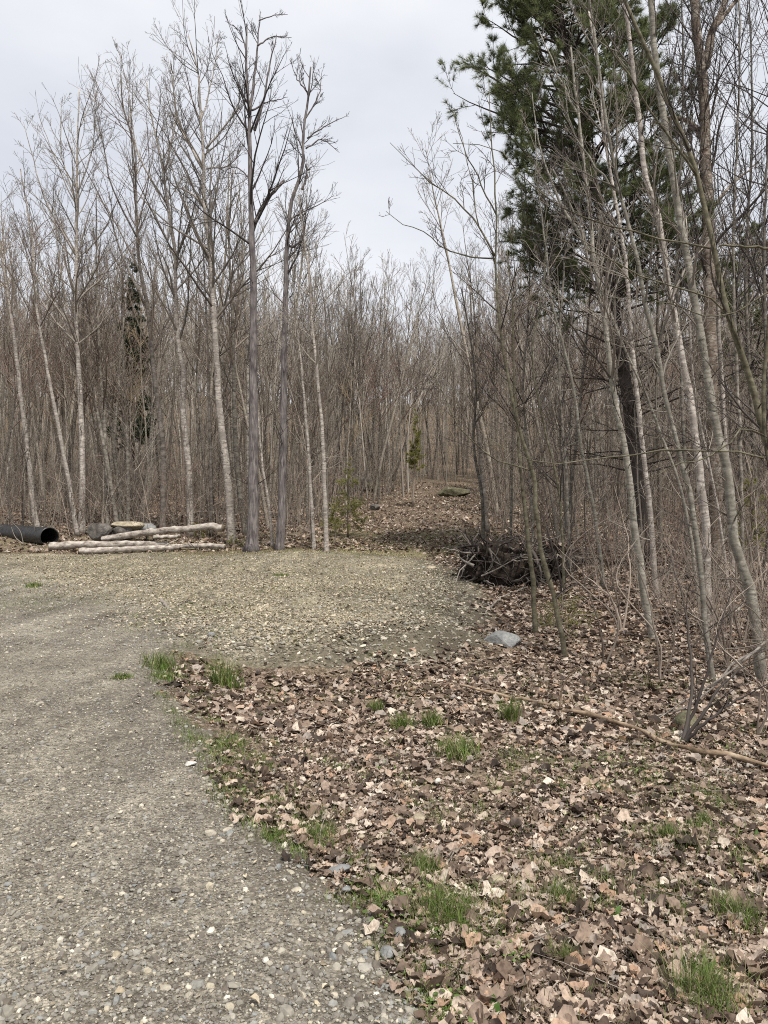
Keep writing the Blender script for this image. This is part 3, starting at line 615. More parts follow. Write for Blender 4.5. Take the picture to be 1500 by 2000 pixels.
traced('poplar_tree', 'straight light poplar, second thick trunk from the right', [(1386, 1245), (1384, 1225), (1382, 1150), (1380, 1060), (1364, 900), (1348, 780), (1324, 660), (1304, 540), (1285, 425), (1260, 340), (1250, 250), (1235, 125), (1220, 0), (1210, -100)], 11.5, 20, 8, BIRCH, TWIGP, rg, (.45, 22, .16), rt=.003, dens=DR)
traced('poplar_tree', 'thickest smooth grey poplar at the right with swollen brown foot', [(1500, 1385), (1496, 1374), (1489, 1330), (1478, 1238), (1463, 1147), (1438, 1073), (1424, 940), (1400, 840), (1376, 700), (1360, 600), (1344, 520), (1315, 350), (1295, 225), (1280, 100), (1270, 0), (1262, -120)], 8.9, 25, 11, POPLAR, TWIGP, rg, (.45, 20, .14), rt=.0025, dens=DR, foot=1.5)
traced('birch_tree', 'big old birch with peeling rusty bark and a forked top', [(1402, 1110), (1398, 1000), (1394, 850), (1387, 650), (1383, 450), (1377, 300), (1372, 150), (1360, 60), (1355, -60)], 16, 31, 20, REDB, TWIGD, rg, (.45, 26, .2), rt=.0045,
       limbs=[([(1378, 130), (1390, 70), (1415, 10), (1440, -60)], 22, 12, .2), ([(1377, 280), (1362, 240), (1340, 220), (1308, 213)], 13, 9, .4), ([(1390, 60), (1440, 0), (1500, -50)], 12, 5, .2), ([(1383, 420), (1440, 350), (1500, 300)], 9, 3, .4)], limbm=REDB)
traced('birch_tree', 'white birch trunk close beside the rusty barked old birch', [(1432, 1110), (1426, 1000), (1410, 760), (1400, 560), (1388, 330), (1382, 150)], 16.5, 14, 4, BIRCH, TWIGP, rg, (.5, 14, .2), rt=.0045)
traced('olive_sapling', 'dark olive sapling bending out of the picture at the right edge', [(1650, 1440), (1600, 1240), (1540, 1000), (1500, 880), (1476, 780), (1452, 700), (1420, 612), (1396, 500), (1375, 400), (1350, 300), (1315, 225), (1270, 110), (1225, 15), (1190, -80)], 7.2, 20, 7, OLIVE, TWIGD, rg, (.3, 14, .12), rt=.002,
       limbs=[([(1396, 487), (1330, 470), (1250, 445), (1150, 410), (1050, 350), (975, 265), (890, 250)], 5, 1.2, .3), ([(1500, 485), (1440, 484), (1396, 487)], 6, 5, -.1), ([(1455, 710), (1400, 600), (1250, 555), (1130, 500), (1010, 470)], 5, 1.3, -.3), ([(1365, 350), (1250, 200), (1170, 90), (1100, 0)], 6, 2, -.2)], limbm=OLIVE)
traced('olive_sapling', 'dark thin sapling with long near-level branch crossing at mid height', [(1640, 1350), (1560, 1080), (1500, 900), (1490, 800), (1500, 640), (1520, 400)], 6.8, 14, 6, OLIVE, TWIGD, rg, (.3, 8, .12), rt=.002,
       limbs=[([(1493, 895), (1420, 878), (1330, 876), (1260, 884), (1140, 897), (1030, 893), (960, 850)], 5, 1.3, .2), ([(1492, 850), (1440, 840), (1400, 880), (1330, 905), (1220, 950)], 5, 1.3, -.2), ([(1520, 560), (1420, 612), (1330, 590), (1200, 570)], 4, 1.2, .2)], limbm=OLIVE)
traced('grey_sapling', 'thin pale stem between the two thick right-hand poplars', [(1432, 1250), (1420, 1130), (1400, 980), (1375, 860), (1350, 700), (1345, 560), (1340, 420)], 11.8, 8, 2, BIRCH, TWIGP, rg, (.4, 14, .16), rt=.003, dens=DR)
traced('grey_sapling', 'dark wispy stem forking low, in front of the root pile', [(1100, 1180), (1100, 1100), (1090, 950), (1060, 820), (1040, 700), (1060, 560), (1070, 430)], 14, 7, 2, OLIVE, TWIGD, rg, (.2, 20, .2), rt=.0035, dens=DR)
traced('grey_sapling', 'multi-twigged dark sapling left of the root pile above the trail', [(945, 1040), (940, 960), (925, 870), (930, 760), (915, 640), (900, 560)], 22, 7, 2, WOODB, TWIG, rg, (.3, 16, .18), rt=.0045)
traced('old_tree', 'stout mossy grey tree beside the trail behind the root pile', [(950, 1035), (945, 960), (938, 880), (925, 760), (922, 650), (918, 560)], 25, 10, 3, GREYB, TWIG, rg, (.45, 16, .18), rt=.005)

for px, Y, H, w_, lab in [(1440, 13.5, 14, 9, 'tall dark-twigged tree right of the rusty birch'), (1500, 12.5, 13, 10, 'dark twiggy tree half cut by the right edge'), (1330, 16, 15, 10, 'thin twiggy tree between the pine and the rusty birch'),
                          (1550, 16, 15, 14, 'thick twiggy tree just outside the thickest poplar'), (1100, 17, 11, 8, 'slender twiggy tree standing left of the pine trunk'), (1465, 19, 16, 12, 'tall far twiggy tree at the right behind the olive sapling'), (1030, 19, 10, 7, 'slender twiggy tree behind the root pile')]:
    b_ = 1000+(EYE-float(T((px-750)*Y/F, Y)))*F/Y; hh = H*F/Y
    traced('twiggy_tree', lab, [(px+14, b_), (px+6, b_-hh*.2), (px-8, b_-hh*.45), (px+4, b_-hh*.7), (px-6, b_-hh)], Y, w_, 2, WOODB, TWIGD, rg, (.3, 26, .22), rt=.0035)
# ------------------------------------------------------------------ evergreens
def needles(P, D, per, ln, wd, spread, rng):
    "tufts of thin needles at points P pointing along D"
    n = len(P); P = np.repeat(P, per, 0); D = np.repeat(D, per, 0); k = len(P)
    d = nrm(D*rng.uniform(.2, 1.2, (k, 1))+nrm(rng.normal(0, 1, (k, 3)))*spread); L = rng.uniform(.6, 1.1, k)*ln
    s = nrm(np.cross(d, rng.normal(0, 1, (k, 3))))*(wd/2)
    V = np.stack([P-s, P+s, P+d*L[:, None]], 1)
    return V.reshape(-1, 3), np.arange(k*3).reshape(k, 3), np.repeat(np.clip(np.repeat(rng.random(n), per)*.7+rng.random(k)*.3, 0, 1), 3)
def tips_of(outs, idx, rng, k, t0=.25):
    P, Rr = outs[idx]; t = rng.uniform(t0, 1, len(P)*k); p, d = poly_at(np.repeat(P, k, 0), np.clip(t, 0, .999)); return p, d
def pine(label, pts, Y, wpx, wtop, rng, zlo, lfun, nprim, per=16, ksub=5, dead=0, nl=.13, nw=.009, name='pine_tree'):
    P = np.array([W(px, py, Y) for px, py in pts]); P[0, 2] = min(P[0, 2], float(T(P[0, 0], Y)))-.05; o = P[0].copy()
    P = resample(P, 24); rr = np.linspace(wpx, wtop, 24)*Y/F/2
    t = thing(name, label, 'tree', o); tr = Tubes(); tr.add(P, rr, 12, True); tr.build('trunk', PINEB, t, o, .04)
    z = rng.uniform(zlo, P[-1, 2], nprim); a = rng.uniform(0, 2*math.pi, nprim)
    px_ = np.stack([np.interp(z, P[:, 2], P[:, i]) for i in range(3)], 1)
    L = lfun(z, a)*rng.uniform(.7, 1.08, nprim); D = np.stack([np.cos(a), np.sin(a), np.full(nprim, .38)+rng.normal(0, .14, nprim)], 1)
    B, Br = grow(px_, D, L, np.maximum(.012*L+.008, .012), 8, .05, .035, rng, .006)
    tb = Tubes(); tb.add(B, Br, 5)
    outs = crown_on(tb, B, Br, rng, [LV(8, .75, .42, .005, 5, .09, .05, 3, .25, .99), LV(5, .65, .5, .004, 3, .12, .09, 3, .15, .98)])
    if dead:
        nd = dead; zd = rng.uniform(P[0, 2]+2.4, zlo+1.2, nd); ad = rng.uniform(0, 2*math.pi, nd)
        q = np.stack([np.interp(zd, P[:, 2], P[:, i]) for i in range(3)], 1); Ld = rng.uniform(1.2, 3.6, nd)
        Dd = np.stack([np.cos(ad), np.sin(ad), rng.uniform(-.1, .5, nd)], 1)
        X_, Xr = grow(q, Dd, Ld, .006+Ld*.006, 8, .07, .0, rng, .005); tb.add(X_, Xr, 4); crown_on(tb, X_, Xr, rng, [LV(6, .7, .35, .005, 4, .12, .04), LV(4, .7, .4, .004, 3, .15, .04)])
    tb.build('branches', PINEB, t, o)
    pts_, ds = [], []
    for idx, k in ((1, ksub), (0, 3)):
        p, d = tips_of(outs, idx, rng, k); pts_.append(p); ds.append(d)
    p, d = outs[1][0][:, -1], nrm(outs[1][0][:, -1]-outs[1][0][:, -2]); pts_.append(p); ds.append(d)
    V, Fc, A = needles(np.concatenate(pts_), np.concatenate(ds), per, nl, nw, .6, rng)
    mesh_obj('crown', V, [Fc], NEEDLE, t, o, False, {'rnd': A})
    return t
rp = np.random.default_rng(5)
def lf(z, a):
    h = np.interp(z, [6.2, 7.2, 9, 11, 12.2, 13.2, 14.2, 15.4], [2.0, 3.1, 3.2, 3.0, 2.6, 1.9, 1.25, .4])
    gap = np.where((z > 9.4) & (z < 10.0), .75, 1.)
    return h*gap*(1+.06*np.cos(a-math.pi))
pine('tall white pine with dark trunk and long-needled crown filling the upper right', [(1268, 1125), (1262, 1090), (1248, 980), (1232, 820), (1208, 660), (1188, 500), (1165, 380), (1140, 250), (1105, 100), (1085, -10), (1078, -90)], 18, 30, 8, rp, 6.4, lf, 135, per=15, ksub=6, dead=40, nl=.17, nw=.007)
pine('smaller pine at the right edge behind the old rusty birch', [(1475, 1060), (1470, 900), (1466, 700), (1462, 520), (1460, 430)], 27, 14, 3, rp, 6.0, lambda z, a: np.interp(z, [5, 7, 9, 11.5], [1.0, 2.3, 2.2, .5]), 40, per=12, ksub=4, dead=10, nw=.014)

def spruce(name, label, base, H, wid, rng, needle=NEEDLE, z0=.12, nprim=60, per=10, nl=.04, nw=.008, droop=.12, sag=0, twigm=TWIG):
    o = np.array(base, float); P = o+np.stack([np.zeros(12), np.zeros(12), np.linspace(-.03, H, 12)], 1); P[1:, :2] += np.cumsum(rng.normal(0, H*.004, (11, 2)), 0)
    t = thing(name, label, 'tree', o); tr = Tubes(); tr.add(P, np.linspace(.010*H+.006, .004, 12), 8, True); tr.build('trunk', twigm, t, o)
    s = rng.uniform(z0, .98, nprim); a = rng.uniform(0, 2*math.pi, nprim); q = np.stack([np.interp(s, np.linspace(0, 1, 12), P[:, i]) for i in range(3)], 1)
    L = wid*(1.05-s)**.85*rng.uniform(.5, 1.1, nprim); D = np.stack([np.cos(a), np.sin(a), rng.normal(droop, .1, nprim)], 1)
    B, Br = grow(q, D, L, .003+.008*L, 5, .06, .01-sag, rng, .002); tb = Tubes(); tb.add(B, Br, 3)
    outs = crown_on(tb, B, Br, rng, [LV(9, .8, .4, .0015, 3, .1, 0., 3, .12, .98), LV(3, .7, .5, .0015, 2, .1, 0., 3, .2, .98)])
    tb.build('branches', twigm, t, o)
    pp, dd = [], []
    for idx, k in ((0, 5), (1, 4)): p, d = tips_of(outs, idx, rng, k, .05); pp.append(p); dd.append(d)
    V, Fc, A = needles(np.concatenate(pp), np.concatenate(dd), per, nl, nw, .9, rng)
    mesh_obj('crown', V, [Fc], needle, t, o, False, {'rnd': A})
    return t
def at(px, Y): x = (px-750)*Y/F; return np.array([x, Y, float(T(x, Y))])
spruce('spruce_tree', 'tall narrow dark spruce deep in the left woods', at(262, 36), 12.4, 1.7, rp, DNEEDLE, nprim=130, per=11, nl=.13, nw=.018, z0=.25, droop=-.1)
spruce('spruce_sapling', 'young yellow-green spruce at the left edge of the trail', at(680, 24), 2.7, 1.0, rp, YNEEDLE, nprim=48, per=9, nl=.06, nw=.006, z0=.12)
spruce('spruce_sapling', 'small thin spruce beside the slender pale trunk at the trail edge', at(655, 22.5), 1.7, .5, rp, YNEEDLE, nprim=34, per=14, nl=.04, nw=.008, z0=.3)
spruce('pine_sapling', 'yellow-green young pine standing alone far up the trail', at(806, 34), 4.9, .75, rp, YNEEDLE, nprim=64, per=8, nl=.11, nw=.009, z0=.3, droop=.5)
spruce('hemlock_sapling', 'low spreading green hemlock sapling beside the two thin trunks', at(1098, 11.4), .62, .8, rp, YNEEDLE, nprim=34, per=8, nl=.022, nw=.006, z0=.1, droop=.1)
spruce('spruce_sapling', 'little bright green shrub behind the middle of the log pile', at(388, 23.6), .75, .38, rp, YNEEDLE, nprim=30, per=7, nl=.05, nw=.016)
spruce('spruce_sapling', 'little green shrub at the foot of the tallest white birch', at(457, 21.6), .55, .3, rp, YNEEDLE, nprim=26, per=7, nl=.05, nw=.014)
spruce('pine_sapling', 'slim green young pine behind the thick right-hand poplar', at(1462, 15), 2.6, .8, rp, YNEEDLE, nprim=40, per=7, nl=.05, nw=.01, z0=.3, droop=.3)

# ------------------------------------------------------------------ the crowded woods
def bare_proto(rng, H, r0, barkm, twig, name='bare_tree', nb=17, f0=.38, spread=.22, wob=.03, ang=.55):
    t = thing(name, '', 'tree'); n = 14
    P, _ = grow(np.array([[0, 0, -.1]]), np.array([[rng.normal(0, .06), rng.normal(0, .06), 1.]]), np.array([H]), np.array([r0]), n, wob, .03, rng, .006)
    rr = (r0*(1-np.linspace(0, 1, n+1))**.8+.006)[None]; tb = Tubes(); tb.add(P, rr, 6); tb.build('trunk', barkm, t)
    c = Tubes(); crown_on(c, P, rr, rng, [LV(nb, ang, spread, .006, 6, .09, .09, 3, f0, .97, .010), LV(5, .55, .5, .005, 3, .12, .07, 3), LV(4, .55, .5, .0045, 2, .14, .05, 3)])
    c.build('crown', twig, t); return t
rb = np.random.default_rng(21)
protos = [bare_proto(rb, 14, .085, WOODB, TWIG), bare_proto(rb, 12.5, .06, WOODB, TWIG, nb=15), bare_proto(rb, 15, .09, WOODP, TWIGP, nb=18), bare_proto(rb, 11, .045, WOODP, TWIG, nb=13, f0=.45),
          bare_proto(rb, 13, .068, WOODB, TWIGR, nb=18, f0=.33), bare_proto(rb, 10, .042, WOODB, TWIG, nb=13, spread=.26, wob=.05), bare_proto(rb, 14.5, .075, WOODB, TWIGP, nb=20, spread=.2, ang=.42), bare_proto(rb, 9, .04, WOODP, TWIGY, nb=12, spread=.25, wob=.05)]
used = set()
def put(p, loc, rz, s, label, group, tilt=0.):
    kids = p.children
    if p.name in used:
        c = p.copy(); COL.objects.link(c)
        for k in kids: q = k.copy(); COL.objects.link(q); q.parent = c
    else: c = p; used.add(p.name)
    c.location = tuple(float(v) for v in loc); c.rotation_euler = (tilt*math.cos(rz*3), tilt*math.sin(rz*3), rz); c.scale = (s,)*3
    c['label'] = label; c['group'] = group; return c
def trailfree(x, y):
    if y > 46: return True
    cx = np.interp(y, [20, 24, 28, 34, 40, 60], [1.0, .8, .9, 2.0, 3.4, 6]); return abs(x-cx) > np.interp(y, [20, 30, 40, 55], [3.2, 2.7, 2.2, 1.4])
L3 = ['behind the black pipe', 'behind the rocks and logs', 'around the two dark trees']; M3 = ['left of the trail', 'along the trail middle', 'right of the trail']; R3 = ['by the dark pine foot', 'behind the pale poplars', 'at the far right behind the rusty birch']
BANDS = {'bare trees in the woods behind the log pile': L3, 'bare trees up the trail': M3, 'bare trees in the woods behind the pine': R3, 'saplings behind the log pile': L3, 'saplings up the trail': M3, 'saplings in the right-hand thicket': R3}
LOOK = ['grey-barked bare tree', 'slim brown-twigged tree', 'tall pale-barked tree', 'thin pale-barked tree', 'reddish-twigged tree', 'short slender bare tree', 'tall tree of upright pale twigs', 'small straw-twigged tree']
zones = [('bare trees in the woods behind the log pile', ' behind the log pile', 105, 24.5, 46, -160, 600, 1.0),
         ('bare trees up the trail', ' beside the climbing trail', 85, 27, 55, 560, 1000, 1.0),
         ('bare trees in the woods behind the pine',  ' beyond the dark pine', 100, 19, 46, 960, 1700, .85)]
occupied = []
for grp, lab, n, y0, y1, p0, p1, sc in zones:
    k = 0; tries = 0
    while k < n and tries < 5000:
        tries += 1
        y = y0+(y1-y0)*rb.random()**.8; px = rb.uniform(p0, p1); x = (px-750)*y/F
        if not trailfree(x, y) or any((x-a)**2+(y-b)**2 < .45 for a, b in occupied): continue
        occupied.append((x, y)); i = int(rb.choice(8, p=[.14, .16, .1, .14, .12, .14, .08, .12]))
        h = sc*rb.uniform(.75, 1.12)*(.84 if 560 < px < 900 else 1)*(1.0 if y > 30 else .9)
        f3 = BANDS[grp][min(2, int(3*(px-p0)/(p1-p0)))]; put(protos[i], (x, y, T(x, y)), rb.uniform(0, 6.28), h, LOOK[i]+' '+f3+(', near row' if y < y0+(y1-y0)*.33 else ', middle row' if y < y0+(y1-y0)*.66 else ', far row'), grp, rb.uniform(0, .09)); k += 1
# thin understorey saplings
def sap_proto(rng, H, twig, name='bare_sapling', nb=12):
    t = thing(name, '', 'sapling'); P, _ = grow(np.array([[0, 0, -.05]]), np.array([[rng.normal(0, .12), rng.normal(0, .12), 1.]]), np.array([H]), np.array([.02]), 9, .06, .02, rng, .004)
    rr = np.linspace(.006+H*.0035, .003, 10)[None]; tb = Tubes(); tb.add(P, rr, 5); tb.build('trunk', twig, t)
    c = Tubes(); crown_on(c, P, rr, rng, [LV(nb, .7, .33, .003, 5, .1, .06, 3, .15, .97, .008), LV(5, .6, .5, .0025, 3, .12, .05, 3), LV(2, .6, .5, .002, 2, .12, .05, 3)])
    c.build('crown', twig, t); return t
sp = [sap_proto(rb, 4.5, TWIG), sap_proto(rb, 3.5, TWIGP), sap_proto(rb, 5.5, TWIG, nb=14), sap_proto(rb, 2.6, TWIGR), sap_proto(rb, 6.2, TWIGP, nb=15), sap_proto(rb, 3.0, TWIGD)]
SLOOK = ['brown bare sapling', 'pale bare sapling', 'tall brown bare sapling', 'short reddish bare sapling', 'tallest pale bare sapling', 'low dark bare sapling']
szones = [('saplings behind the log pile', ' in the undergrowth behind the log pile', 90, 22.6, 38, -120, 640),
          ('saplings up the trail', ' at the side of the climbing trail', 60, 24, 45, 600, 1000),
          ('saplings in the right-hand thicket', ' in the thicket at the right', 130, 11.5, 28, 1010, 1640)]
for grp, lab, n, y0, y1, p0, p1 in szones:
    k = 0
    while k < n:
        y = y0+(y1-y0)*rb.random()**.9; px = rb.uniform(p0, p1); x = (px-750)*y/F
        if not trailfree(x, y): continue
        if y < 20 and x < 2.3: continue
        i = int(rb.integers(0, 6)); put(sp[i], (x, y, T(x, y)), rb.uniform(0, 6.28), rb.uniform(.7, 1.25), SLOOK[i]+(', nearest' if y < y0+(y1-y0)*.33 else ', mid-depth' if y < y0+(y1-y0)*.66 else ', far back')+', '+BANDS[grp][min(2, int(3*(px-p0)/(p1-p0)))], grp, rb.uniform(0, .18)); k += 1
# the far wood that reads as one mass
def far_wood(n, y0, y1, seed, name, label, h0, h1, rk=1.):
    r = np.random.default_rng(seed); y = y0+(y1-y0)*r.random(n); x = (r.uniform(-350, 1850, n)-750)*y/F
    z = T(x, y); ok = np.array([trailfree(a, b) for a, b in zip(x, y)]); x, y, z = x[ok], y[ok], z[ok]; n = len(x)
    H = r.uniform(h0, h1, n)*np.where((x/y > -.13) & (x/y < .14), .9, 1.); tb = Tubes()
    P, Rr = grow(np.stack([x, y, z-.1], 1), np.stack([r.normal(0, .06, n), r.normal(0, .06, n), np.ones(n)], 1), H, H*r.uniform(.004, .008, n)*rk, 7, .04, .03, r, .008)
    q = 1.7 if y0 > 100 else 1.; tb.add(P, Rr, 4); crown_on(tb, P, Rr, r, [LV(12, .5, .24, .009*q, 4, .09, .09, 3, .3, .97, .010), LV(6, .5, .5, .008*q, 3, .12, .07, 3)])
    o = tb.build(name, WOODF, None); return tag(o, label, 'woods', kind='stuff')
m, t_, b_ = newmat('far_wood_bark', .9, .1); t_.links.new(ramp(t_, attr(t_, 'rnd'), [(0, (.12, .103, .085)), (.6, (.29, .257, .215)), (1, (.44, .395, .34))]), b_.inputs['Base Color']); WOODF = m
far_wood(1300, 38, 110, 3, 'distant_woods', 'mass of bare trees deep in the woods up the hill', 11, 17, .85)
far_wood(1300, 110, 200, 4, 'ridge_woods', 'bare woods along the far ridge top', 13, 19, .8)
def brush(n, y0, y1, p0, p1, seed, name, label, h, rmin, cond=lambda x, y: True):
    r = np.random.default_rng(seed); y = y0+(y1-y0)*r.random(n); x = (r.uniform(p0, p1, n)-750)*y/F
    ok = np.array([trailfree(a, b) and cond(a, b) for a, b in zip(x, y)]); x, y = x[ok], y[ok]; n = len(x); z = T(x, y)
    tb = Tubes(); P, Rr = grow(np.stack([x, y, z-.03], 1), np.stack([r.normal(0, .22, n), r.normal(0, .22, n), np.ones(n)], 1), r.uniform(.25, 1, n)*h, np.full(n, rmin*2), 5, .09, .02, r, rmin)
    tb.add(P, Rr, 3); crown_on(tb, P, Rr, r, [LV(5, .6, .45, rmin*.9, 3, .12, .05, 3, .15), LV(2, .6, .5, rmin*.8, 2, .12, .03)])
    return tag(tb.build(name, TWIG), label, 'undergrowth', kind='stuff')
brush(3000, 22.5, 52, -200, 1650, 8, 'undergrowth', 'tangled bare undergrowth filling the woods behind the pad', 2.8, .005)
brush(420, 8.5, 22, 1080, 1700, 9, 'thicket_undergrowth', 'tangled thin stems and twigs covering the right-hand slope', 1.7, .0028, lambda x, y: x > 2.8 and x > y*.17)
brush(380, 6.3, 12.5, 1190, 1750, 12, 'near_undergrowth', 'thin wiry stems in front of the poplars at the right', 1.5, .0019, lambda x, y: x > 2.2)
brush(1500, 48, 85, -250, 1750, 14, 'far_undergrowth', 'thin brushy stems deep in the woods on the hill', 5.5, .008)
# ------------------------------------------------------------------ culvert pipe
def pt(px, py, Y): return W(px, py, Y)
bt = newmat('black_plastic', .42, .45); bt[2].inputs['Base Color'].default_value = (.012, .012, .013, 1)
nz = noise(bt[1], 8, 5, .6); bt[1].links.new(ramp(bt[1], nz, [(.35, (.009, .009, .010)), (.7, (.035, .033, .030))]), bt[2].inputs['Base Color'])
A0 = np.array([-10.05, 22.3, 0]); A1 = np.array([-14.6, 26.4, 0]); RAD = .285
for A_ in (A0, A1): A_[2] = EYE-(1048.5-1000)/F*22.3
A1[2] += .1
pipe = thing('culvert_pipe', 'black plastic culvert pipe with its open end facing the log pile', 'pipe', A0)
ax = (A1-A0)/np.linalg.norm(A1-A0); u = np.cross(ax, [0, 0, 1]); u /= np.linalg.norm(u); v = np.cross(u, ax); Lp = np.linalg.norm(A1-A0)
def rev(prof, k=40):
    a = np.arange(k)*2*math.pi/k
    V = np.array([[A0+ax*s+(u*math.cos(b)+v*math.sin(b))*r for b in a] for s, r in prof]); n = len(prof); i = np.arange(n*k).reshape(n, k)
    f = np.stack([i[:-1], np.roll(i[:-1], -1, 1), np.roll(i[1:], -1, 1), i[1:]], -1).reshape(-1, 4); return V.reshape(-1, 3), [f]
prof = []; s = .30
while s < Lp: prof += [(s, RAD), (s+.03, RAD), (s+.045, RAD-.010), (s+.06, RAD-.010), (s+.075, RAD)]; s += .1
V, Fc = rev(prof); mesh_obj('corrugated_body', V, Fc, bt[0], pipe, A0)
V, Fc = rev([(0, RAD-.022), (0, RAD+.004), (.06, RAD+.006), (.24, RAD+.002), (.27, RAD+.014), (.32, RAD+.014), (.325, RAD-.002)]); mesh_obj('end_collar', V, Fc, bt[0], pipe, A0)
V, Fc = rev([(.0, RAD-.022), (.3, RAD-.024), (Lp, RAD-.024)]); mesh_obj('inner_lining', V, Fc, bt[0], pipe, A0)

# ------------------------------------------------------------------ logs
LOGB = bark('weathered_log_bark', (.12, .10, .085), (.33, .29, .25), (.52, .48, .43), 'smooth', (.95, 1.05))
em = newmat('sawn_end_grain', .9, .2); ENDG = em[0]
em[1].links.new(ramp(em[1], noise(em[1], 14, 4, .6), [(.35, (.07, .055, .042)), (.65, (.21, .165, .12))]), em[2].inputs['Base Color'])
rl = np.random.default_rng(31)
def log(label, p0, p1, r0, r1, stubs=(), bend=.02, group='logs in the pile'):
    p0, p1 = np.array(p0), np.array(p1); n = 26; P = p0+(p1-p0)*np.linspace(0, 1, n)[:, None]; P[:, 2] += np.sin(np.linspace(0, 3.1, n))*bend; P[2:-2] += np.cumsum(rl.normal(0, .006, (n-4, 3)), 0)
    rr = np.linspace(r0, r1, n)*(1+rl.normal(0, .06, n)); t = thing('log', label, 'log', p0, group)
    tb = Tubes(); tb.add(P, rr, 14, False); tb.build('bark', LOGB, t, p0, .05)
    d = (p1-p0)/np.linalg.norm(p1-p0)
    for q, r, sgn in ((P[0], r0, -1), (P[-1], r1, 1)):
        e = Tubes(); e.add(np.array([q-d*.02*sgn, q+d*.012*sgn]), np.array([r*.985, r*.95]), 14, True); e.build('sawn_end', ENDG, t, p0)
    for f, dz, L in stubs:
        q = P[int(f*(n-1))]; e = Tubes(); e.add(resample(np.array([q, q+np.array(dz)*L*.5+[0, 0, .02], q+np.array(dz)*L]), 6), np.linspace(r0*.45, .012, 6), 6, True); e.build('branch_stub', LOGB, t, p0, .06)
    return t
def onz(px, Y, r): x = (px-750)*Y/F; return [x, Y, float(T(x, Y))+r]
log('longest bottom log with its dark sawn end at the pipe mouth', onz(97, 21.3, .125), onz(330, 21.9, .10), .115, .085)
a_ = W(200, 1053, 21.9); b_ = W(436, 1031, 21.6)
log('raised pale log lying across the pile with its right end in the air', a_, b_, .09, .108, bend=.05)
log('front log with sawn end and broken branch stubs at its right', onz(154, 20.75, .09), onz(352, 21.2, .13), .09, .075, [(.95, (.95, 0, .3), .45), (.9, (.9, -.1, .05), .5), (.8, (.8, .1, .45), .5), (.97, (1, .1, .1), .35)])
log('short thin log poking out at the right of the pile', onz(305, 21.5, .08), onz(440, 21.35, .085), .055, .07)
log('small half-buried log piece between the raised log and the front log', W(300, 1050, 22.1), W(352, 1047, 22.1), .07, .055)

# ------------------------------------------------------------------ rocks
def rock(name, label, c, size, mat, seed, rz=0, cat='rock', group=None, squ=.5, sub=4, flat_top=.8):
    r = np.random.default_rng(seed); V, Fc = ico(sub); V = nrm(V)
    dirs = nrm(r.normal(0, 1, (14, 3))); offs = r.uniform(.62, .95, 14)
    rr = np.ones(len(V)) if sub > 3 else np.ones(len(V))*.93
    for d, o_ in zip(dirs, offs): dt = V@d; rr = np.minimum(rr, np.where(dt > .05, o_/np.maximum(dt, .05), 9))
    V = V*rr[:, None]*(1+.007*r.normal(0, 1, (len(V), 1))); V[:, 2] = np.minimum(V[:, 2], flat_top)
    V = V*np.array(size)/2; cs, sn = math.cos(rz), math.sin(rz); V = np.stack([V[:, 0]*cs-V[:, 1]*sn, V[:, 0]*sn+V[:, 1]*cs, V[:, 2]], 1)
    o = mesh_obj(name, V, [Fc], mat, smooth=False); o.location = tuple(float(v) for v in c); tag(o, label, cat, group)
    return o
RG = 'rocks behind the logs'
rock('rock', 'dark grey angular rock behind the logs, nearest the pipe', W(198, 1038, 22.6), (.95, .7, .62), ROCKD, 1, group=RG)
rock('rock', 'flat tan slab resting on top of the other rocks', W(251, 1026, 22.7), (1.05, .7, .30), ROCKT, 2, rz=.1, group=RG)
rock('rock', 'brown undercut rock beneath the tan slab', W(242, 1038, 22.7), (.95, .7, .55), ROCKD, 3, group=RG)
rock('rock', 'grey rock on the ground between the dark rock and the undercut rock', W(228, 1042, 22.7), (.40, .4, .34), ROCKG, 4, group=RG)
rock('rock', 'grey sloping rock to the right of the tan slab', W(282, 1035, 22.9), (.75, .6, .5), ROCKG, 5, group=RG)
rock('rock', 'small cream stone sitting on the raised log', W(296, 1034, 22.05), (.16, .12, .1), ROCKW, 6, group=RG)
g = G(984, 1264); rock('boulder', 'flat light grey boulder lying in the leaves on the slope', g+[0, .2, .05], (.54, .5, .34), ROCKG, 17, rz=.2, flat_top=.7)
g = at(886, 40); rock('boulder', 'low flat boulder in the leaves at the top of the trail', g+[0, 0, .2], (1.8, 1.2, .7), ROCKM, 8)
g = at(912, 41); rock('boulder', 'smaller dark boulder right of the flat boulder on the trail', g+[0, 0, .1], (.5, .5, .4), ROCKD, 28)
g = at(692, 44); rock('boulder', 'big dark rock outcrop in the woods left of the trail', g+[0, 0, .35], (2.3, 1.8, 1.3), ROCKD, 9)
g = at(725, 43); rock('boulder', 'dark rock leaning against the outcrop left of the trail', g+[0, 0, .2], (1.1, 1., .7), ROCKM, 10)
g = at(733, 33); rock('boulder', 'small black rock beside a thin trunk left of the trail', g+[0, 0, .1], (.5, .4, .4), ROCKD, 12)
g = G(1350, 1425); rock('rock', 'olive mossy rock behind the forked shrub on the right', g+[0, .1, .04], (.2, .2, .24), ROCKM, 13)
g = G(842, 1112); rock('rock', 'tan rock at the top right corner of the gravel pad', g+[0, 0, .03], (.26, .2, .14), ROCKT, 14)
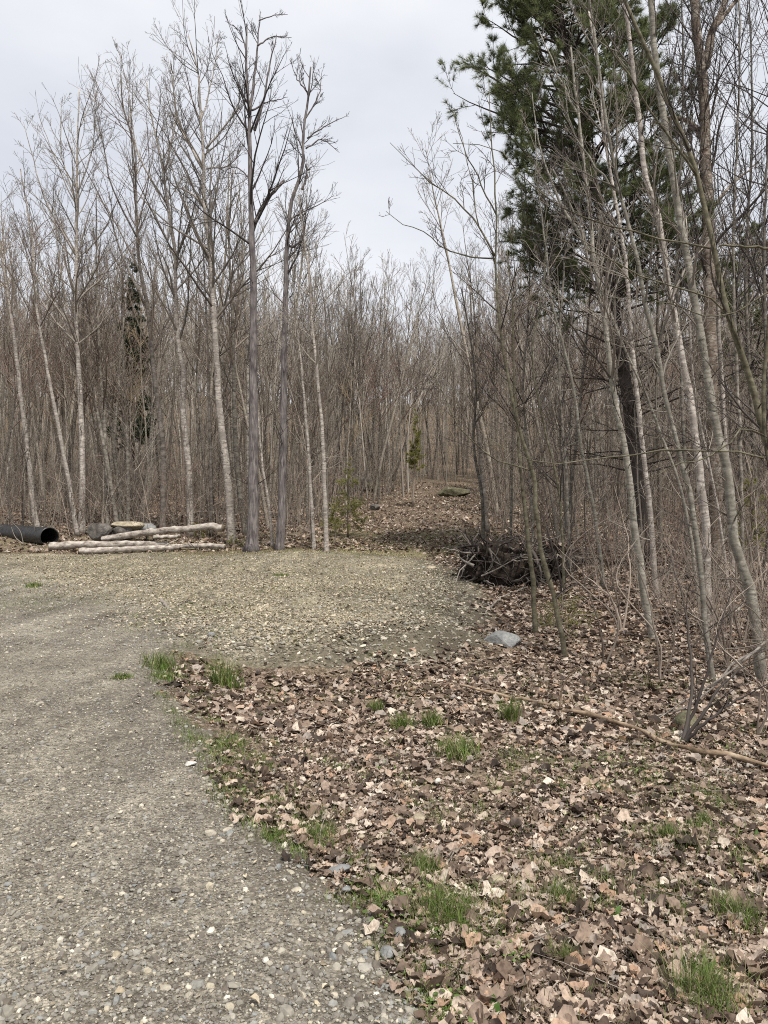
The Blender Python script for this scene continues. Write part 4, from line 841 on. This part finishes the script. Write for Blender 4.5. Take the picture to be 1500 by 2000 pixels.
small = [(818, 1614, .085, .08, .07, ROCKT, 'round mustard-brown stone among the leaves'), (664, 1708, .12, .05, .04, ROCKG, 'long flat grey stone at the road edge below the grass'),
         (728, 1702, .062, .035, .03, ROCKT, 'smooth oval brown stone beside the long flat stone'), (780, 1838, .055, .05, .045, ROCKG, 'blocky grey stone above the cluster at the road edge'),
         (757, 1873, .062, .055, .045, ROCKG, 'rounded grey-blue stone in the middle of the roadside cluster'), (718, 1855, .05, .026, .026, ROCKT, 'small brown oval stone left of the roadside cluster'),
         (780, 1861, .052, .026, .025, ROCKW, 'white flat stone touching the blocky grey stone'), (777, 1882, .03, .03, .025, ROCKT, 'little square yellow stone at the right of the cluster'),
         (737, 1880, .022, .06, .024, ROCKT, 'narrow tan stone standing left of the grey-blue stone'), (414, 1246, .125, .1, .07, ROCKG, 'blue-grey stone lying on the open pad'),
         (970, 1733, .085, .06, .05, ROCKT, 'tan stone half buried in leaves right of the long grass'), (372, 1500, .085, .06, .035, ROCKW, 'whitish flat stone on the road verge'),
         (343, 1750, .05, .035, .02, ROCKD, 'thin dark slate chip on the gravel road'), (228, 1878, .034, .032, .026, ROCKT, 'tan pebble alone on the lower gravel road'),
         (676, 1748, .045, .035, .03, ROCKG, 'small grey stone beneath the long flat stone'), (803, 1838, .04, .032, .03, ROCKD, 'dark small stone right of the blocky grey stone'),
         (706, 1643, .04, .035, .03, ROCKT, 'pale tan pebble below the two orange leaves'), (520, 1888, .03, .03, .022, ROCKW, 'cream pebble low on the gravel road'),
         (970, 1555, .09, .05, .03, ROCKT, 'flat orange-tan stone in the leaves above the grass'), (855, 1535, .05, .04, .05, ROCKW, 'small upright pale stone in the leaves'),
         (327, 1185, .30, .08, .05, ROCKW, 'pale splinter of wood lying on the pad')]
for i, (px, py, a, b, c, mt, lab) in enumerate(small[:-1]):
    g = G(px, py); rock('stone', lab, [g[0], g[1], float(road_top(g[0], g[1]))+c*.35+(.012 if sdist(g[0], g[1]) > 0 else 0)], (a, b, c), mt, 40+i, rz=rl.uniform(-.3, .5), cat='stone', sub=3, flat_top=.9, group='single stones by the road')

# ------------------------------------------------------------------ root pile
SOIL = rockmat('dark_root_soil', (.010, .008, .006), (.03, .022, .017), (.08, .06, .046))
rr_ = np.random.default_rng(77)
def root_pile(label, c, size, nroot, seed):
    r = np.random.default_rng(seed); t = thing('root_mass', label, 'uprooted stump', c)
    V, Fc = ico(5); V = nrm(V); n3 = vnoise(V[:, 0]*3+V[:, 2]*2, V[:, 1]*3-V[:, 2], .55, seed)+.6*vnoise(V[:, 0]*3-V[:, 2]*2, V[:, 1]*3+V[:, 2]*2, .22, seed+1)+.35*vnoise(V[:, 0]*4, V[:, 2]*4+V[:, 1], .12, seed+3)
    V = np.sign(V)*np.abs(V)**.62*(1+.42*n3)[:, None]*np.array(size)/2
    mesh_obj('soil_core', V, [Fc], SOIL, t)
    tb = Tubes(); n = nroot; i = r.integers(0, len(V), n*3); i = i[(V[i, 1] < size[1]*.15) & (V[i, 2] > -size[2]*.42)][:n]; n = len(i)
    D = nrm(V[i]*np.array([1, 1.2, .8])+r.normal(0, .35, (n, 3)))*1.; D = nrm(np.cross(D, nrm(r.normal(0, 1, (n, 3))))+D*.45+np.array([0, 0, -.25]))
    P, Rr = grow(V[i]*.93, D, r.gamma(2, .2, n), r.gamma(1.6, .009, n)+.005, 8, .17, -.04, r, .003); tb.add(P, Rr, 5)
    crown_on(tb, P, Rr, r, [LV(3, .8, .5, .003, 5, .2, -.03, 3, .2)])
    tb.build('roots', TWIGD, t)
    k = r.integers(0, len(V), 900); k = k[V[k, 2] > size[2]*.28][:160]; lv_, lf_, la_ = leaves(V[k, 0], V[k, 1], r.gamma(5, .018, len(k)), False, .3, .0, zf=lambda a, b: V[k, 2]); mesh_obj('clinging_leaves', lv_, [lf_], LITTER, t, smooth=False, attr={'rnd': la_})
    pb = Tubes(); j = r.choice(n, n//5, replace=False); P, Rr = grow(V[i[j]]*.98, D[j], r.gamma(4, .15, len(j)), r.gamma(3, .004, len(j))+.006, 8, .22, -.03, r, .003); pb.add(P, Rr, 5); pb.build('pale_roots', TWIGP, t)
    return t
c = at(980, 15.6); t = root_pile('big dark root mass of an uprooted tree with tangled roots', c+[0, .3, .40], (1.5, .95, 1.0), 260, 3)
rt_ = Tubes()
for q, w0 in (([(915, 1058), (903, 1040), (888, 1034), (868, 1038)], 5), ([(920, 1080), (900, 1078), (890, 1070)], 5), ([(925, 1105), (905, 1095), (890, 1080)], 8), ([(925, 1055), (935, 1035), (930, 1028)], 4), ([(940, 1125), (970, 1112), (1000, 1095), (1028, 1082)], 4), ([(955, 1070), (962, 1095), (960, 1108), (945, 1120)], 5)):
    P = np.array([W(a, b, 15.2) for a, b in q])-c-np.array([0, .3, .40]); rt_.add(resample(P, 9), np.linspace(w0*15.2/F/2, .006, 9), 6)
rt_.build('large_roots', GREYB, t)
c = at(1083, 16.2); root_pile('small dark root clump right of the big root mass', c+[0, .2, .36], (.5, .55, .9), 80, 6)

# ------------------------------------------------------------------ fallen branch, sticks and the bent shrub
def ground_path(pts, lift):
    out = []
    for px, py in pts: g = G(px, py); out.append([g[0], g[1], float(T(g[0], g[1]))+lift])
    return resample(np.array(out), 26)
def stick(name, label, pts, w0, w1, mat, side=(), lift=.04, cat='branch'):
    P = ground_path(pts, lift); P[1:-1] += rl.normal(0, .012, (24, 3)); Y = P[0, 1]; t = thing(name, label, cat, P[0])
    tb = Tubes(); rr = np.linspace(w0*P[0, 1], w1*P[-1, 1], 26)/F/2*(1+rl.normal(0, .13, 26)); tb.add(P, rr, 8, True); tb.build('stem', mat, t, P[0], .04)
    for s_, w_ in side:
        Q = np.array([W(px, py, yy) for px, py, yy in s_]); e = Tubes(); e.add(resample(Q, 10), np.linspace(w_, w_*.3, 10)*Q[0, 1]/F/2, 5); e.build('side_branch', mat, t, P[0])
    return t
FALL = bark('fallen_branch_bark', (.10, .07, .045), (.26, .19, .13), (.40, .32, .23), 'smooth', (1, 1))
stick('fallen_branch', 'long fallen branch lying across the leafy slope', [(895, 1345), (960, 1363), (1040, 1378), (1100, 1395), (1170, 1412), (1230, 1428), (1300, 1458), (1370, 1478), (1440, 1492), (1530, 1512)], 5, 12, FALL,
      [([(1093, 1392, 7.0), (1100, 1340, 6.95), (1108, 1325, 6.9), (1140, 1300, 6.8)], 5), ([(1310, 1460, 6.1), (1330, 1500, 5.9), (1335, 1540, 5.75)], 7)])
stick('stick', 'grey crooked stick in the leaves at the right edge', [(1375, 1520), (1420, 1510), (1465, 1500), (1510, 1495)], 4, 6, TWIGP, lift=.02)
stick('stick', 'thin twig lying at the edge of the gravel road', [(646, 1736), (665, 1768), (690, 1792), (735, 1812)], 3.5, 2, TWIGD, lift=.006, cat='twig')
stick('stick', 'short grey stick on the gravel pad', [(345, 1186), (362, 1180), (382, 1177)], 4, 3, GREYB, lift=.02, cat='twig')
stick('stick', 'pale splinter of wood on the gravel pad', [(315, 1175), (322, 1183), (330, 1191)], 8, 6, TWIGP, lift=.02, cat='twig')
stick('stick', 'thin brown stick where the leaves meet the stony bank', [(620, 1255), (650, 1270), (680, 1284)], 3, 2, TWIG, lift=.02, cat='twig')
stick('stick', 'long pale stem lying flat in the leaf hollow', [(775, 1345), (820, 1338), (880, 1332)], 3, 2, TWIGY, lift=.03, cat='twig')
stick('stick', 'curved pale branch on the slope below the root pile', [(945, 1205), (970, 1180), (1000, 1162), (1030, 1152)], 3, 4, TWIGP, lift=.04)
g = G(752, 1335); t = thing('dry_stalk', 'bent pale dry stalk standing in the leaf hollow', 'stalk', g); tb = Tubes(); tb.add(resample(np.array([g, W(757, 1310, g[1]), W(770, 1268, g[1]), W(775, 1256, g[1]), W(760, 1242, g[1])]), 12), np.linspace(.005, .002, 12), 5); tb.build('stem', TWIGY, t, g)

def shrub(label, px, py, stems, w0, mat, seed, twig=TWIGD, nb=5, name='bare_shrub'):
    r = np.random.default_rng(seed); g = G(px, py); Y = g[1]; t = thing(name, label, 'shrub', g); c = Tubes()
    for s_ in stems:
        P = np.array([g]+[W(a, b, Y+dy) for a, b, dy in s_]); P[0, 2] -= .03; P = resample(P, 18); P[1:-1] += r.normal(0, .006, (16, 3)); rr = np.linspace(w0*Y/F/2, .0022, 18)
        tb = Tubes(); tb.add(P, rr, 6); tb.build('stem', mat, t, g); crown_on(c, P, rr, r, [LV(nb, .7, .25, .0016, 5, .12, .03, 3, .2), LV(4, .7, .4, .0013, 3, .14, .02)])
    c.build('crown', twig, t, g); return t
shrub('arching bare shrub whose long branches sweep left across the slope', 1330, 1452, [[(1370, 1400, 0), (1410, 1340, .1), (1455, 1300, .2), (1505, 1282, .2)], [(1345, 1400, .1), (1350, 1330, .2), (1345, 1230, .3), (1320, 1120, .4), (1290, 1030, .5)],
      [(1345, 1420, .1), (1375, 1330, .2), (1400, 1240, .3), (1430, 1150, .4)], [(1380, 1410, -.1), (1450, 1360, -.1), (1510, 1330, -.2)]], 8, TWIGD, 1)
shrub('bent leafless shrub at the right edge with two parallel arching limbs', 1640, 1330, [[(1560, 1270, -.3), (1500, 1268, -.6), (1440, 1292, -1.0), (1390, 1345, -1.4), (1300, 1396, -1.9), (1170, 1407, -2.1)], [(1560, 1230, -.3), (1500, 1252, -.7), (1430, 1310, -1.2), (1340, 1365, -1.7), (1250, 1428, -2.3)]], 8, GREYB, 2, TWIG, 4)
shrub('upright wiry shrub between the poplars and the kinked trunk', 1420, 1300, [[(1400, 1220, 0), (1340, 1100, .2), (1280, 960, .3)], [(1430, 1200, 0), (1440, 1060, .1), (1425, 930, .2)], [(1410, 1230, 0), (1370, 1150, 0), (1300, 1090, 0)]], 5, TWIG, 3, TWIG, 8)
shrub('wiry shrub leaning left near the feet of the slanting poplars', 1215, 1235, [[(1200, 1180, 0), (1140, 1120, .2), (1080, 1060, .3)], [(1230, 1150, 0), (1225, 1050, .1), (1200, 950, .2)], [(1210, 1190, 0), (1180, 1080, 0), (1150, 1000, 0)]], 5, TWIG, 4, TWIG, 8)
shrub('spindly shrub growing out of the left end of the root pile', 1100, 1165, [[(1090, 1110, 0), (1060, 1010, .2), (1010, 900, .3)], [(1110, 1080, 0), (1125, 960, .1), (1100, 850, .2)]], 5, TWIGD, 5, TWIG, 8)
for sd_, (px, py) in enumerate([(1290, 1330), (1450, 1260), (1180, 1300), (1480, 1440)]):
    s_ = [[(px+rl.uniform(-30, 30), py-70, 0), (px+rl.uniform(-90, 60), py-200, .2), (px+rl.uniform(-150, 70), py-330, .3)] for _ in range(3)]
    shrub(['wispy bare shrub left of the forked olive rock', 'wispy shrub just left of the thickest right-hand poplar foot', 'wispy low shrub below the hemlock sapling', 'wispy bare shrub at the right edge above the fallen branch'][sd_], px, py, s_, 4, TWIG, 60+sd_, TWIG, 6)

# ------------------------------------------------------------------ grass tufts
tufts = [(317, 1305, 55, 32, .4, 'low bright green grass tuft at the top of the road verge'), (440, 1343, 48, 58, .25, 'tall narrow green grass tuft at the head of the leaf hollow'), (625, 1640, 55, 32, .7, 'leafy green tuft at the gravel edge beside two orange leaves'),
         (537, 1572, 45, 20, .8, 'flat small green tuft on the verge, halfway down the road edge'), (238, 1328, 32, 12, .8, 'tiny green tuft alone on the gravel left of the verge'), (895, 1478, 75, 45, .5, 'wide green grass tuft in the leaves above the flat orange stone'),
         (868, 1795, 100, 75, .5, 'largest dark green grass tuft, below the mustard-brown stone'), (825, 1705, 60, 42, .5, 'dark green tuft between the mustard-brown stone and the largest tuft'), (1092, 1765, 60, 45, .4, 'upright green tuft with a broad leaf, centre right'),
         (1438, 1800, 85, 55, .4, 'thick green grass tuft near the right edge'), (1375, 1960, 110, 95, .5, 'green tuft mixed with straw in the bottom right corner'), (785, 1425, 40, 35, .4, 'green tuft in the middle of the leaf hollow'),
         (998, 1410, 30, 50, .3, 'tall dark green tuft touching the fallen branch'), (66, 1148, 24, 10, .5, 'small green tuft on the far left of the pad'), (548, 1126, 22, 6, .6, 'small green tuft on the far part of the pad'),
         (735, 1392, 22, 28, .4, 'slim green tuft left of the middle hollow tuft'), (845, 1418, 35, 34, .4, 'green tuft right of the middle hollow tuft'), (1302, 1640, 30, 28, .4, 'small dark green tuft between leaves on the right'), (1375, 1612, 22, 26, .4, 'small thin green tuft higher on the right slope'),
         (450, 1455, 60, 22, .8, 'matted green grass patch on the verge below the tall tuft'), (535, 1640, 40, 16, .8, 'flat green patch at the gravel edge'), (1100, 1880, 40, 40, .4, 'green tuft with two broad leaves low in the litter'), (330, 1325, 60, 16, .8, 'sparse green patch right below the low bright tuft'), (690, 1685, 60, 20, .8, 'low green patch behind the long flat grey stone')]
for px, py, w_, h_, sprd, lab in tufts:
    g = G(px, py); k = g[1]/F; n = int(150+w_*3.6); sprd += .5; wd = w_*k/2; x = g[0]+R.normal(0, wd*.55, n); y = g[1]+R.normal(0, wd*.6, n)
    o = grass_obj('grass_tuft', [blades(x, y, road_top(x, y), R.uniform(.3, 1.1, n)*h_*k*1.15, R.uniform(.5, 1.1, n)*max(.0028, 1.5*k), sprd)], GRASS, origin=g)
    tag(o, lab, 'grass tuft', 'grass tufts by the road and in the leaves')
BL = leafmat('broad_green_leaf', [(0, (.075, .15, .03)), (1, (.15, .25, .06))], .3, .45, 6)
for px, py, k, lab in [(1205, 1800, 5, 'young plant with upright broad leaves in the litter, centre right'), (1180, 1655, 3, 'small broad-leaved seedling above the upright plant'), (1172, 1545, 3, 'pale green seedling near the fallen branch'), (1485, 1640, 2, 'broad green leaf pair at the right edge'), (1270, 1770, 4, 'broad-leaved plant beside the upright plant'), (1150, 1665, 3, 'narrow-leaved seedling left of the broad-leaved seedling'),
                       (960, 1990, 6, 'creeping broad-leaved weed at the bottom edge'), (1370, 1900, 5, 'broad-leaved plant inside the bottom right grass')]:
    g = G(px, py); t = thing('seedling', lab, 'plant', g, 'green seedlings in the litter')
    for i in range(k):
        a = R.uniform(0, 6.28); L = R.uniform(.04, .075); s = np.linspace(0, 1, 6); wv = np.array([.0015, .006, .011, .011, .007, .0008]); el = R.uniform(.7, 1.3)
        c = np.stack([np.cos(a)*s*L*math.cos(el), np.sin(a)*s*L*math.cos(el), s*L*math.sin(el)-s**2*.012], 1)+[R.normal(0, .015), R.normal(0, .015), 0]
        sd_ = np.array([-math.sin(a+.4), math.cos(a+.4), 0]); V = np.stack([c-sd_*wv[:, None], c+[0, 0, -.002], c+sd_*wv[:, None]], 1).reshape(-1, 3)
        q = [[3*j+m_, 3*j+m_+1, 3*j+m_+4, 3*j+m_+3] for j in range(5) for m_ in (0, 1)]
        mesh_obj('leaf', V, [np.array(q)], BL, t, attr={'rnd': np.full(18, R.random())})

for pxs, lab in (([(46, 1063), (38, 1035), (26, 1022)], 'two-pronged pale dead stem leaning on the black pipe'), ([(388, 1075), (386, 1060), (392, 1050)], 'short pale dead stem sticking up before the log pile')):
    g = G(*pxs[0]); t = thing('dry_stalk', lab, 'stalk', g); tb = Tubes(); tb.add(resample(np.array([g]+[W(a, b, g[1]) for a, b in pxs[1:]]), 10), np.linspace(.014, .006, 10), 5); tb.build('stem', TWIGP, t, g)
    e = Tubes(); e.add(resample(np.array([g, W(pxs[0][0]-16, pxs[0][1]-14, g[1]), W(pxs[0][0]-24, pxs[0][1]-34, g[1])]), 10), np.linspace(.012, .005, 10), 5); e.build('side_stem', TWIGP, t, g)
